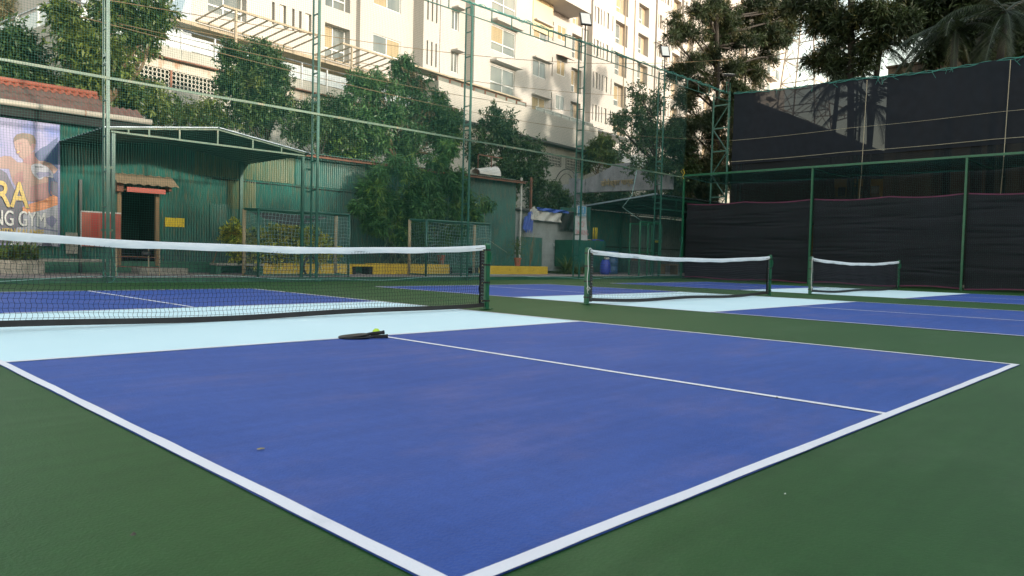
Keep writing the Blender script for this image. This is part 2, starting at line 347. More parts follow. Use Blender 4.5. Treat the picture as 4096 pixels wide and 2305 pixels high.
# ------------------------------------------------------------------ foliage
def leaves(name, blobs, ntw, per, ll, lw, mat_, parent, droop=.3, spread=1., seed=1, twig=.35, shell=.4, updir=.2, clump=True):
    """blobs: (center, rx, ry, rz); twigs scattered through them, a rosette of leaves on each"""
    g = np.random.default_rng(seed); C = np.array([list(b[0]) for b in blobs]); Rr = np.array([b[1:4] for b in blobs])
    if clump:
        K = 7; dd = g.normal(size=(len(C), K, 3)); dd /= np.linalg.norm(dd, axis=2, keepdims=True)
        C = (C[:, None]+dd*Rr[:, None]*(.35+.8*g.random((len(C), K, 1)))).reshape(-1, 3); Rr = (Rr[:, None]*(.16+.34*g.random((Rr.shape[0], K, 1)))).reshape(-1, 3)
    vol = (Rr[:, 0]*Rr[:, 1]*Rr[:, 2])**(2/3.); k = g.choice(len(C), ntw, p=vol/vol.sum())
    d = g.normal(size=(ntw, 3)); d /= np.linalg.norm(d, axis=1, keepdims=True)
    rad = g.random(ntw)**(1-shell*.8); rad *= np.abs(1+.28*g.normal(size=ntw))
    P = C[k]+d*rad[:, None]*Rr[k]
    td = d*1.0+g.normal(size=(ntw, 3))*.5+np.array([0, 0, updir]); td /= np.linalg.norm(td, axis=1, keepdims=True)
    P = np.repeat(P, per, 0); td = np.repeat(td, per, 0); n = len(P)
    t = g.random(n)[:, None]; base = P+td*t*twig
    ld = td*.6+g.normal(size=(n, 3))*spread*.6+np.array([0, 0, -droop]); ld /= np.linalg.norm(ld, axis=1, keepdims=True)
    sd = np.cross(ld, g.normal(size=(n, 3))*.7+np.array([0, 0, 1])); sd /= np.linalg.norm(sd, axis=1, keepdims=True)+1e-6
    sz = (.65+.7*g.random(n))[:, None]; L = ll*sz; W_ = lw*sz*.5; nn = np.cross(sd, ld)
    mid = base+ld*L*.45
    V = np.stack([base, mid+sd*W_+nn*W_*.35, base+ld*L-nn*L*.08, mid-sd*W_+nn*W_*.35], 1).reshape(-1, 3)
    return npmesh(name, V, np.arange(4*n).reshape(-1, 4), mat_, parent)
def blob(px, py, r, Y, ry=None, dep=1., X=None):
    """a clump of crown seen at picture point px,py with picture radius r, standing in the plane y=Y (or x=X)"""
    p = PX(px, py, X) if X is not None else PY(px, py, Y)
    k = (p-CAM).dot(cf)/1875.9
    return (p, r*k*dep, r*k*dep, (ry or r)*k)
def limb(mb, a, b, r1, r2, bend=.12, n=6, rnd=random):
    a, b = Vector(a), Vector(b); L = (b-a).length; pts = []; rs = []
    j = Vector((rnd.uniform(-1, 1), rnd.uniform(-1, 1), rnd.uniform(-.3, 1)))*bend*L
    for i in range(n+1):
        t = i/n; pts.append(a.lerp(b, t)+j*math.sin(math.pi*t)); rs.append(r1+(r2-r1)*t)
    mb.tube(pts, rs, 7 if r1 > .05 else 5); return pts
def tree(name, label, cat, base, fork, blobs, leafspecs, r=.14, bark='bark', group=None, extra=3, side=False):
    t = thing(name, label, cat, base, group); rnd = random.Random(len(label)); mb = MB(); base = Vector(base); fork = Vector(fork)
    limb(mb, base, fork, r, r*.75, .03, rnd=rnd)
    mb.build('trunk', bark, t, True); mb = MB()
    for b in blobs:
        c = Vector(b[0]); s = base.lerp(fork, rnd.uniform(.75, 1)) if not side else base.lerp(fork, max(.1, min(.98, (c.z-base.z-.35*(c-Vector((base.x, base.y, c.z))).length)/(fork.z-base.z)))); pts = limb(mb, s, c, r*.45, r*.12, .1, rnd=rnd)
        for q in range(extra):
            d = Vector([rnd.uniform(-1, 1) for _ in range(3)]).normalized()
            limb(mb, pts[rnd.randint(3, 5)], c+Vector((d.x*b[1], d.y*b[2], d.z*b[3]))*.85, r*.14, r*.04, .12, 4, rnd)
    mb.build('limb', bark, t, True)
    for i, sp in enumerate(leafspecs):
        bl = sp.pop('sub', blobs); leaves('crown', bl, parent=t, seed=11*i+len(label), **sp)
    return t

# ================================================================== SETTING
struct(MB().poly([(-300,-300,-.25),(400,-300,-.25),(400,400,-.25),(-300,400,-.25)]).build('ground', 'earth'))
struct(MB().poly([(-14,-20,0),(28.9,-20,0),(28.9,9.9,0),(-14,9.9,0)]).build('playing_surface', 'court_green'))
struct(MB().box((-14,9.9,-.2),(28.9,10.12,.108)).build('kerb', 'kerb'))
struct(MB().poly([(-14,10.12,.102),(60,10.12,.102),(60,24,.102),(-14,24,.102)]).build('pavement', 'pave'))
struct(MB().poly([(28.9,-40,-.02),(90,-40,-.02),(90,10.1,-.02),(28.9,10.1,-.02)]).build('yard', 'earth'))
def rect(mb, x0, x1, y0, y1, z): mb.poly([(x0,y0,z),(x1,y0,z),(x1,y1,z),(x0,y1,z)])
LR = random.Random(17)
def line(mb, x0, x1, y0, y1, z):      # a painted line: its long edges wander by a millimetre or two
    along = (x1-x0) > (y1-y0); L_ = max(x1-x0, y1-y0); n = max(2, int(L_/.12)); b = len(mb.v); pa, pb = LR.uniform(0, 6), LR.uniform(0, 6)
    for i in range(n+1):
        u = i/n; w1 = .0016*math.sin(i*.9+pa)+LR.uniform(-.0012, .0012); w2 = .0016*math.sin(i*.7+pb)+LR.uniform(-.0012, .0012)
        if i in (0, n): w1 = w2 = 0
        if along: mb.v += [(x0+(x1-x0)*u, y0+w1, z), (x0+(x1-x0)*u, y1+w2, z)]
        else: mb.v += [(x1+w1, y0+(y1-y0)*u, z), (x0+w2, y0+(y1-y0)*u, z)]
    for i in range(n): mb.f.append((b+2*i, b+2*i+2, b+2*i+3, b+2*i+1))
def court(cx, tint=1):
    b = MB(); k = MB(); l = MB(); e = .003; H = 6.705; K = 2.134; W_ = 3.05; t = .05
    for sy in (-1, 1):
        y0, y1 = sorted((sy*K, sy*(H+e))); rect(b, cx-W_-e, cx+W_+e, y0, y1, .004)
        y0, y1 = sorted((sy*H, sy*(H-t))); line(l, cx-W_, cx+W_, y0, y1, .008)
        y0, y1 = sorted((sy*K, sy*(K-t))); line(l, cx-W_+t, cx+W_-t, y0, y1, .008)
        y0, y1 = sorted((sy*K, sy*(H-t))); line(l, cx-t/2, cx+t/2, y0, y1, .008)
        line(l, cx+sy*W_-(t if sy > 0 else 0), cx+sy*W_+(t if sy < 0 else 0), -H+t, H-t, .008)
    rect(k, cx-W_-e, cx+W_+e, -K, K, .004)
    struct(b.build('blue_court_paint', 'court_blue')); struct(k.build('kitchen_zone_paint', 'kitchen')); struct(l.build('court_lines', 'line'))
CX = (0, 9.2, 18.36)
for c in CX: court(c)

# ------------------------------------------------------------------ nets of the three courts
def make_net(cx, seed):
    t = thing('pickleball_net', '', 'court net', (cx, 0, 0), 'pickleball nets on the courts')
    g = np.random.default_rng(seed); ph = g.random(6)*6; HW = 3.37
    def top(x): return .945-.098*(1-(x/HW)**2)+.004*np.sin(x*3.1+ph[0])
    def bot(x): return .045+.035*np.abs(x/HW)**3+.012*np.sin(x*1.7+ph[1])
    def surf(U, V):
        z = bot(U)+(top(U)-.05-bot(U))*V
        zz = z+.012*np.sin(U*2.3+V*5+ph[2])*np.sin(np.pi*V)+.004*np.sin(U*69)*np.sin(math.pi*V)
        xx = U+.016*np.sin(V*9+U*1.3+ph[3])*np.sin(np.pi*V)+.006*np.sin(V*16.5*math.pi+U*4)
        yy = .03*np.sin(U*1.1+ph[4])*np.sin(np.pi*V)+.01*np.sin(U*6+V*4)
        return np.stack([xx+cx, yy, zz], -1)
    grid_net('netting', surf, np.linspace(-HW+.07, HW-.07, 150), np.linspace(0, 1, 18), .0021, 'netblack', t, (0, 1, 0), 300, 60)
    # head band: a folded tape, a little baggy
    n = 160; xs = np.linspace(-HW, HW, n); V = []
    prof = [(-.010, -.078), (-.017, -.045), (-.012, -.012), (0, 0), (.012, -.012), (.017, -.045), (.010, -.078)]
    for x in xs:
        w_ = .006*math.sin(x*4.3+ph[5])+.004*math.sin(x*11+ph[2])
        for (dy, dz) in prof: V.append((x+cx, dy+w_*(-dz/.078)*1.2+.03*math.sin(x*1.1+ph[4])*0, top(x)+dz*(1+.05*math.sin(x*7))))
    F = [(i*7+j, i*7+j+1, (i+1)*7+j+1, (i+1)*7+j) for i in range(n-1) for j in range(6)]
    hb = npmesh('head_tape', V, F, 'tape', t, True)
    mb = MB()
    for sx in (1, -1):
        x0 = cx+sx*(HW-.20); mb.tube([(x0, -.02, top(HW-.2)-.042), (x0+sx*.06, -.024, top(HW-.14)-.047), (x0+sx*.12, -.022, top(HW-.08)-.04), (x0+sx*.24, -.01, .93)], .003, 5)
    mb.build('lace', 'black', hb)
    mb = MB()
    for x in xs[:-1]:
        x1 = x+(xs[1]-xs[0]); mb.add([(x+cx, -.012, bot(x)+.03), (x+cx, -.016, bot(x)-.028), (x1+cx, -.016, bot(x1)-.028), (x1+cx, -.012, bot(x1)+.03), (x+cx, .012, bot(x)+.03), (x+cx, .016, bot(x)-.028), (x1+cx, .016, bot(x1)-.028), (x1+cx, .012, bot(x1)+.03)], [(0,1,2,3), (7,6,5,4), (1,5,6,2), (0,3,7,4)])
    mb.build('bottom_band', 'black', t)
    for sx in (-1, 1):
        x0, x1 = sorted((cx+sx*(HW-.085), cx+sx*(HW-.015))); mb = MB()
        for i in range(24):
            z0 = .05+i*.0342; o_ = .006*math.sin(i*1.3+sx)
            mb.add([(x0+o_, -.014, z0), (x1+o_*.5, -.014, z0), (x1+o_*.4, -.014, z0+.0343), (x0+.006*math.sin((i+1)*1.3+sx), -.014, z0+.0343)], [(0, 1, 2, 3)])
            mb.add([(x0+o_, .014, z0), (x1+o_*.5, .014, z0), (x1+o_*.4, .014, z0+.0343), (x0+.006*math.sin((i+1)*1.3+sx), .014, z0+.0343)], [(3, 2, 1, 0)])
        sb = mb.build('side_band', 'black', t)
        mb = MB(); rr = random.Random(seed+sx)
        for i in range(17):
            z0 = .10+i*.045; a = rr.uniform(-.01, .012)
            mb.tube([(x0+.01, -.016, z0+a), (x0+.03, -.02, z0+.014), (x1-.02, -.02, z0-.004+a), (x1-.008, -.016, z0+.010)], .0016, 4)
        mb.build('stitching', 'netpale', sb)
        px = cx+sx*(HW+.05); mb = MB(); mb.box((px-.032, -.032, .012), (px+.032, .032, .945))
        mb.tube([(px-.034, 0, .95), (px+.034, 0, .95)], .028, 10)
        po = mb.build('post', 'postgreen', t)
        bp = MB().box((px-.085, -.06, .009), (px+.085, .06, .019)); bp.build('base_plate', 'postgreen', po)
        mb = MB()
        for z0 in (.88, .66, .40, .13):
            mb = MB(); mb.box((px-.038, -.038, z0-.012), (px+.038, .038, z0+.012))
            xa, xb = sorted((px-sx*.038, px-sx*.10)); mb.box((xa, -.02, z0-.008), (xb, -.016, z0+.008))
            mb.build('strap', 'black', po)
        for z0 in (.87, .65, .39, .13): MB().tube([(px-sx*.105, -.022, z0), (px-sx*.105, -.017, z0)], .009, 8).build('eyelet', 'brass', sb)
        if sx > 0:
            mb = MB().box((px+.001, -.05, .70), (px+.03, -.033, .86)); mb.tube([(px+.02, -.055, .85), (px+.035, -.06, .80), (px+.03, -.058, .73)], .005, 5); mb.build('winch', 'postgreen', po)
    return t
N1 = make_net(CX[0], 1); N1['label'] = 'nearest court net with white tape, its right post beside the big blue court'
N2 = make_net(CX[1], 2); N2['label'] = 'middle court net between its two green posts, rope tied down its left post'
N3 = make_net(CX[2], 3); N3['label'] = 'farthest and smallest court net, standing in front of the black curtains'
for cx, lab, zz in ((CX[1], 'white rope looped down the left post of the middle net', .30), (CX[2], 'white rope hanging down the left post of the farthest net', .2)):
    px = cx-3.42; mb = MB()
    mb.tube([(px+.10, -.02, .935), (px+.03, -.03, .965), (px-.035, -.042, .93), (px-.045, -.045, .80), (px-.03, -.045, .62), (px-.05, -.045, .45), (px-.045, -.048, zz+.05), (px-.03, -.05, zz)], .007, 6)
    mb.tube([(px-.03, -.05, zz+.02), (px-.06, -.055, zz-.01), (px-.05, -.055, zz-.05), (px-.01, -.055, zz-.045), (px+.0, -.05, zz), (px+.05, -.045, zz-.03)], .007, 6)
    mb.tube([(px-.05, -.055, zz-.04), (px-.045, -.055, zz-.09), (px-.02, -.05, zz-.11)], .006, 6)
    tag(mb.build('rope', 'rope', None, True), lab, 'rope')

# ------------------------------------------------------------------ paddles and ball
def paddle(name, label, o, ang, tilt, lift):
    t = thing(name, label, 'paddle', (0, 0, 0), 'paddles lying on the court')
    L = .245; prof = []
    for i in range(41):
        a = math.pi*(-.5+i/40)          # half outline: butt end of the face to the far end
        prof.append(a)
    out = []
    W_ = .10
    pts = [(0.0, .018), (.02, .032), (.045, .065), (.075, .092), (.11, W_), (.17, W_), (.22, .096), (.25, .082), (.268, .055), (.275, .02)]
    up = [(x, y) for x, y in pts]; out = up+[(x, -y) for x, y in reversed(up)]
    d = Vector((math.cos(ang)*math.cos(tilt), math.sin(ang)*math.cos(tilt), math.sin(tilt))); sd = Vector((-math.sin(ang), math.cos(ang), 0)); nn = d.cross(sd)
    o = Vector(o)+Vector((0, 0, lift))
    f_ = MB(); f_.poly([o+d*x+sd*y-nn*.0055 for x, y in out], nn*.011); f_.build('face', 'paddle', t)
    e_ = MB(); ring = [o+d*x*1.0+sd*y for x, y in out]
    e_.tube(ring+[ring[0]], .0072, 6, False); e_.build('edge_guard', 'black', t, True)
    h_ = MB(); h_.tube([o+d*x for x in (.02, -.0, -.03, -.06, -.118, -.125, -.135, -.14)], [.011, .014, .0158, .0158, .0165, .0185, .019, .016], 10); h_.build('handle', 'grip', t, True)
    return t
pA = onp(1356/1.5901, 1356/1.5901, 2, .0)
hA = onp(1554/1.5901, 1356/1.5901, 2, .0)
ang = math.atan2(pA.y-hA.y, pA.x-hA.x)
p_low = hA+Vector((math.cos(ang), math.sin(ang), 0))*.145
paddle('paddle', 'lower black paddle lying flat on the kitchen line', p_low, ang-.02, -.03, .022)
p_up = p_low+Vector((-.012, .035, 0))
paddle('paddle', 'upper black paddle leaning with its handle across the other paddle', p_up, ang+.02, -.11, .044)
bc = PY(1508/1.5901, 1345/1.5901, -2.02)
me = bpy.data.meshes.new('ball'); import bmesh
bm = bmesh.new(); bmesh.ops.create_icosphere(bm, subdivisions=4, radius=.037)
holes = [Vector((random.gauss(0, 1), random.gauss(0, 1), random.gauss(0, 1))).normalized() for _ in range(30)]
for v in bm.verts:
    if any((v.co.normalized()-h_).length < .11 for h_ in holes): v.co *= .93
bm.to_mesh(me); bm.free()
bx, by = hA.x+math.cos(ang)*.09, hA.y+math.sin(ang)*.09+.08
bq = onp(1505/1.5901, 1347/1.5901, 2, 0); me.transform(Matrix.Translation((bq.x, bq.y, .041)))
tag(finish('ball', me, 'ball', None, True), 'yellow pickleball resting behind the black paddle handles', 'ball')
# litter
def litter(x, y, sx, sy, sz, mt, nm, label, cat):
    p = onp(x, y, 2, .009); mb = MB(); a = random.uniform(0, 3)
    V = []
    for i in range(8):
        t = i/8*2*math.pi; k = random.uniform(.75, 1.15); V.append((p.x+sx*k*math.cos(t), p.y+sy*k*math.sin(t), .0095+random.uniform(0, sz*.3)))
    mb.add(V+[(p.x, p.y, .0095+sz)], [(i, (i+1) % 8, 8) for i in range(8)]+[tuple(range(7, -1, -1))])
    tag(mb.build(nm, mt), label, cat)
litter(656, 1130, .018, .008, .006, 'dryleaf', 'fallen_leaf', 'small dry leaf on the near blue court', 'leaf')
litter(336, 1347, .009, .008, .010, 'stone', 'pebble', 'dark pebble on the green surface at bottom left', 'pebble')
litter(1975, 1243, .005, .004, .004, 'rope', 'paper_scrap', 'tiny white scrap on the green surface right of the near court', 'scrap')
litter(1954, 1000, .012, .006, .004, 'dryleaf', 'fallen_leaf', 'tiny dry leaf by the centre line of the near court', 'leaf')
litter(840, 1149-370, .02, .01, .006, 'dryleaf', 'fallen_leaf', 'dry leaf in the light blue zone behind the near net', 'leaf')

# ------------------------------------------------------------------ tall perimeter fence (plane y = 9.95)
fe = thing('perimeter_fence', 'tall green netting fence with ladder shaped posts along the far side of the courts', 'fence', (12, 9.95, 0))
PX5 = (1.31, 6.48, 11.95, 17.62, 22.95); HT = (8.75, 8.75, 8.72, 8.85, 8.75)
for x, h in list(zip(PX5, HT))+[(-4.1, 8.7)]:
    mb = MB(); mb.box((x-.035, 9.86, 0), (x+.035, 9.895, h)); 
    mb.box((x-.02, 10.15, .085), (x+.02, 10.19, h))
    z = .9
    while z < h:
        mb.box((x-.014, 9.895, z-.02), (x+.014, 10.15, z+.012)); z += .78
    mb.box((x-.03, 9.895, 4.95), (x+.03, 10.15, 5.02)); mb.box((x-.03, 9.895, 4.80), (x+.03, 10.15, 4.83))
    mb.build('post', 'gmetal', fe)
mb = MB(); mb.box((-6, 9.82, 4.44), (24.6, 9.855, 4.495)); mb.build('middle_rail', 'gold_green', fe)
mb = MB(); xa, xb = -6, 28.55
mb.box((xa, 9.855, 8.76), (xb, 9.895, 8.80)); mb.box((xa, 9.855, 8.38), (xb, 9.885, 8.405))
x = xa+.4
while x < xb: mb.box((x-.015, 9.86, 8.405), (x+.015, 9.885, 8.76)); x += .92
bt = mb.build('top_truss', 'gmetal', fe)
rr = random.Random(3); mb = MB(); pts = []
x = xa
while x < xb-.3: pts.append((x, 9.84+.03*math.sin(x*9), 8.80+rr.uniform(-.02, .045))); x += .11
mb.tube(pts, .012, 5); pts = [(p[0], p[1]+.03, p[2]-.03+rr.uniform(-.03, .03)) for p in pts]; mb.tube(pts, .012, 5)
mb.build('lacing_cord', 'ropegreen', bt)
g = np.random.default_rng(5); q = g.random(12)*6
def fsurf(U, V):
    x = U+.020*np.sin(V*1.3+U*.5+q[0])+.010*np.sin(V*4.1+U*.9+q[1]); z = V+.024*np.sin(U*.9+q[2]+V*.6)+.010*np.sin(U*3.3+V*1.4+q[3])
    z = np.where(V < .9, z+.03*np.sin(U*5)*(.9-V), z); x = np.where(V < .9, x+.12*(.9-V)*np.sin(U*.8), x)
    y = 9.80+.025*np.sin(U*.7+V*.8+q[4])+.01*np.sin(U*3+V*2)
    return np.stack([x, y, z], -1)
grid_net('netting', fsurf, np.arange(-5, 24.6, .052), np.arange(.10, 8.75, .052), .0021, 'netgreen', fe, (0, 1, 0), 340, 90)
mb = MB(); pts = [(x, 9.78, .10+.02*math.sin(x*2)+.06*math.sin(x*.6)) for x in np.arange(-5, 24.6, .3)]; mb.tube(pts, .006, 4); mb.build('bottom_cord', 'netpale', fe)
mb = MB()
for x, ys in ((28.55, (9.95, 10.5)),):
    mb.box((x-.04, 9.86, 0), (x+.04, 9.94, 8.9)); mb.box((x-.03, 10.7, 0), (x+.03, 10.76, 8.9))
    z = .6; k = 0
    while z < 8.8:
        mb.box((x-.02, 9.94, z-.03), (x+.02, 10.7, z+.03))
        if z+1.1 < 9: mb.beam((x, 9.94 if k % 2 else 10.7, z), (x, 10.7 if k % 2 else 9.94, z+1.05), .035)
        z += 1.1; k += 1
mb.build('corner_tower', 'gmetal', fe)
# loose cords tied on the fence
for x, z0, lab in ((1.31, .9, 'pale green cord tied to the leftmost fence post'), (11.95, 1.0, 'pale green cord tied low on the third fence post'), (6.48, .5, 'tuft of green cord at the foot of the second fence post')):
    mb = MB(); mb.tube([(x+.03, 9.76, z0), (x-.03, 9.755, z0+.02), (x+.04, 9.76, z0-.05), (x+.07, 9.75, z0*.5+.1), (x+.16, 9.74, .18), (x+.05, 9.74, .03), (x-.02, 9.75, .02)], .006, 5)
    mb.tube([(x-.05, 9.76, .2), (x-.10, 9.75, .28), (x-.13, 9.75, .22), (x-.08, 9.75, .12)], .005, 5)
    tag(mb.build('cord', 'ropegreen', None, True), lab, 'cord')
# floodlights
def flood(label, x, y, z, yaw, tilt, w_=.42, h_=.52, dark=False):
    t = thing('floodlight', label, 'floodlight', (x, y, z), 'floodlights on the fence posts')
    mb = MB()
    for dx in (-.17, .17):
        mb.box((x+dx-.012, y-.012, z), (x+dx+.012, y+.012, z+.42))
    mb.box((x-.182, y-.012, z+.42), (x+.182, y+.012, z+.44)); mb.build('bracket', 'gold_green' if not dark else 'gmetal', t)
    mb = MB().box((x-.02, y-.02, z+.0), (x+.02, y+.02, z+.62)); mb.build('stem', 'black', t)
    mm = Matrix.Translation((x, y, z+.82)) @ Matrix.Rotation(yaw, 4, 'Z') @ Matrix.Rotation(tilt, 4, 'X')
    hs = MB(); hs.box((-w_/2, -.03, -h_/2), (w_/2, .05, h_/2)); 
    for i in range(9): hs.box((-w_/2+.03+i*w_/9.5, .05, -h_/2+.04), (-w_/2+.045+i*w_/9.5, .09, h_/2-.04))
    hs.v = [tuple(mm @ Vector(v)) for v in hs.v]; hd = hs.build('housing', 'black', t)
    gl = MB(); gl.box((-w_/2+.03, -.036, -h_/2+.03), (w_/2-.03, -.0302, h_/2-.03)); gl.v = [tuple(mm @ Vector(v)) for v in gl.v]; gl.build('lens', 'lamp', hd)
    return t
flood('pale faced floodlight atop the fourth ladder post, before the apartment windows', 17.62, 9.9, 8.85, R(-28), R(-22))
flood('floodlight atop the fifth ladder post, tilted, beside the dark trees', 22.95, 9.9, 8.78, R(-34), R(-24), .36, .52)
flood('dark floodlight at the corner where netting meets the black shade cloth', 28.4, 9.9, 8.85, R(-45), R(-74), .55, .42, True)

# ------------------------------------------------------------------ cage fence on the right (plane x = 24.7)
cg = thing('cage_fence', 'green post and netting cage along the right side with a sagging net roof', 'fence', (24.7, 4, 0))
ys = [9.86, 4.15, -1.1, -6.4, -11.6]
for y in ys:
    mb = MB().box((24.67, y-.035, 0), (24.74, y+.035, 4.5)); mb.build('post', 'postgreen', cg)
mb = MB().box((24.66, -12, 4.502), (24.75, 9.9, 4.58)); mb.build('top_rail', 'postgreen', cg)
for y in ys[:3]:
    mb = MB(); mb.tube([(24.75, y-.1*0, 4.5), (26.6, y, 4.43), (28.5, y, 4.50)], .02, 6); mb.build('roof_bar', 'gmetal', cg)
n1, n2 = 60, 10; V = []; 
for i in range(n1+1):
    for j in range(n2+1):
        yy = 9.85-21.5*i/n1; xx = 24.76+3.75*j/n2; sg = .10*math.sin(math.pi*j/n2)*(1+.5*math.sin(yy*1.2))+.04*math.sin(yy*2.3+j)
        V.append((xx, yy, 4.5-sg))
F = [(i*(n2+1)+j, i*(n2+1)+j+1, (i+1)*(n2+1)+j+1, (i+1)*(n2+1)+j) for i in range(n1) for j in range(n2)]
npmesh('roof_netting', V, F, 'roofnet', cg, True)
def csurf(U, V):
    return np.stack([24.64+.03*np.sin(U*.8+V*1.1)+.01*np.sin(U*4), U+.02*np.sin(V*2+U), V+.03*np.sin(U*1.1+V*.5)], -1)
grid_net('front_netting', csurf, np.arange(-12, 9.9, .06), np.arange(.05, 4.5, .06), .0011, 'netgreen', cg, (1, 0, 0), 160, 40)
# black curtains hung on the cage
def curtain(y0, y1, label, mid=None, seed=0):
    t = thing('curtain', label, 'curtain', (24.8, y0, 0), 'black curtains hanging along the right side')
    ny, nz = 150, 90; V = []; g = np.random.default_rng(seed); ph = g.random(8)*6; fold = []
    for k in range(46): fold.append((g.uniform(y1, y0), g.uniform(.1, 3.1), g.uniform(.5, 1.6), g.uniform(.02, .05), g.uniform(-.010, .014), g.uniform(-.07, .07)))
    jj = [y0, y1] if mid is None else [y0, mid, y1]
    def topz(y):
        for a, b in zip(jj, jj[1:]):
            if min(a, b) <= y <= max(a, b):
                u = (y-a)/(b-a); return 3.32-.07*math.sin(math.pi*u)
        return 3.33
    U = np.linspace(y0, y1, ny); 
    for y in U:
        tz = topz(y); bz = .05+.03*math.sin(y*1.9+ph[0])
        for j in range(nz):
            z = bz+(tz-bz)*j/(nz-1); x = 24.80+.03*math.sin(y*1.1+ph[1]+z)+.010*math.sin(z*2*math.pi/.8+y*.3)
            for (fy, fz, fl, fw, fa, fs) in fold:
                dz = z-fz-fs*(y-fy); dy = (y-fy)/fl
                if abs(dz) < fw*3 and abs(dy) < 2: x += fa*math.exp(-(dz/fw)**2-dy*dy*1.5)*2.8
            V.append((x, y, z))
    F = [(i*nz+j, i*nz+j+1, (i+1)*nz+j+1, (i+1)*nz+j) for i in range(ny-1) for j in range(nz-1)]
    sh = npmesh('fabric', V, F, 'cloth', t, True)
    for zz, nm in ((nz-1, 'top_hem'), (0, 'bottom_hem')):
        mb = MB(); 
        for i in range(ny-1):
            a, b = V[i*nz+zz], V[(i+1)*nz+zz]; s_ = -.045 if zz else .045
            mb.poly([(a[0]-.008, a[1], a[2]), (b[0]-.008, b[1], b[2]), (b[0]-.008, b[1], b[2]+s_), (a[0]-.008, a[1], a[2]+s_)])
        mb.build(nm, 'hem', t)
    return t
curtain(9.72, 4.22, 'black curtain nearest the corner, behind the middle net', 7.0, 1)
curtain(4.08, -1.03, 'wide black curtain behind the farthest net, between two green posts', 1.35, 2)
curtain(-1.17, -6.3, 'black curtain at the right edge, right of the last green post', -3.8, 3)
mb = MB(); mb.tube([(24.58, 9.84, 1.6), (24.56, 9.9, 1.75), (24.56, 9.8, 1.85), (24.57, 9.74, 1.7), (24.58, 9.82, 1.5), (24.57, 9.86, 1.1), (24.57, 9.9, .3), (24.57, 9.85, .05)], .009, 5)
tag(mb.build('cord', 'ropegreen', None, True), 'looped pale green cord on the corner post beside the black curtain', 'cord')
mb = MB(); mb.tube([(24.5, 9.82, 4.62), (24.48, 9.9, 4.72), (24.5, 9.78, 4.8), (24.5, 9.72, 4.62), (24.55, 9.85, 4.5), (24.5, 9.75, 4.38)], .014, 5)
tag(mb.build('ribbon', 'yellow', None, True), 'yellow ribbon knotted on top of the corner post', 'ribbon')
mb = MB(); mb.tube([PY(1665, 352, 9.75)+Vector((0, 0, -.0)), PY(1663, 390, 9.75), PY(1655, 430, 9.75), PY(1644, 470, 9.75), PY(1565, 552, 10.4)], .008, 5)

# ------------------------------------------------------------------ tall shade cloth fence (plane x = 28.6)
sf = thing('shade_fence', 'tall fence of dark see-through shade cloth behind the black curtains', 'fence', (28.6, 0, 0))
def top_z(y): return 8.80-.22*min(1, max(0, (9.5-y)/8))-.10*math.sin(math.pi*((9.6-y) % 5.5)/5.5)*.6
V = []; n1, n2 = 90, 20
for i in range(n1+1):
    y = 9.7-22*i/n1
    for j in range(n2+1):
        z = 5.42+(top_z(y)-5.42)*j/n2; V.append((28.6+.05*math.sin(y*.9+z*.7)+.02*math.sin(y*3), y, z))
F = [(i*(n2+1)+j, i*(n2+1)+j+1, (i+1)*(n2+1)+j+1, (i+1)*(n2+1)+j) for i in range(n1) for j in range(n2)]
npmesh('shade_cloth', V, F, 'shade', sf, True)
npmesh('lower_mesh', [(28.63, v[1], .1 if i % 21 == 0 else 5.44) for i, v in enumerate(V) if i % 21 in (0, 20)], [(2*i, 2*i+1, 2*i+3, 2*i+2) for i in range(n1)], 'shadelow', sf)
for y in (9.55, 4.1, -1.3, -6.7):
    mb = MB(); mb.box((28.75, y-.03, 0), (28.81, y+.03, 8.6)); mb.box((29.2, y-.03, 0), (29.26, y+.03, 8.6))
    z = .5
    while z < 8.4: mb.box((28.81, y-.02, z-.02), (29.2, y+.02, z+.02)); z += .75
    mb.build('post', 'gmetal', sf)
mb = MB()
for k_, dz in ((0, .0), (1, -.42), (2, -.05)):
    pts = [(28.56 if k_ != 1 else 28.8, 9.7-22*i/120, top_z(9.7-22*i/120)+dz+.02*math.sin(i*1.7+k_)) for i in range(121)]; mb.tube(pts, .011 if k_ != 1 else .009, 5)
rr = random.Random(9)
for i in range(26):
    y = rr.uniform(-6, 9.5); z = top_z(y); mb.tube([(28.54, y, z), (28.52, y+rr.uniform(-.1, .1), z-.1), (28.53, y+rr.uniform(-.2, .2), z-rr.uniform(.15, .35))], .006, 4)
mb.build('top_cord', 'ropegreen', sf)
mb = MB()
for z in (6.55, 5.55): mb.tube([(28.52, 9.7-22*i/60, z-.03*math.sin(math.pi*((i/60*22) % 5.4)/5.4)+.012*i*.2) for i in range(61)], .007 if z > 6 else .010, 4)
mb.build('cross_rope', 'roperope', sf)
mb = MB()
for y in (3.62, -1.45): mb.tube([(28.52, y, 8.5), (28.50, y+.03, 6.5), (28.48, y+.06, 4.6), (28.4, y+.1, 3.0)], .012, 4)
mb.build('hanging_rope', 'roperope', sf)

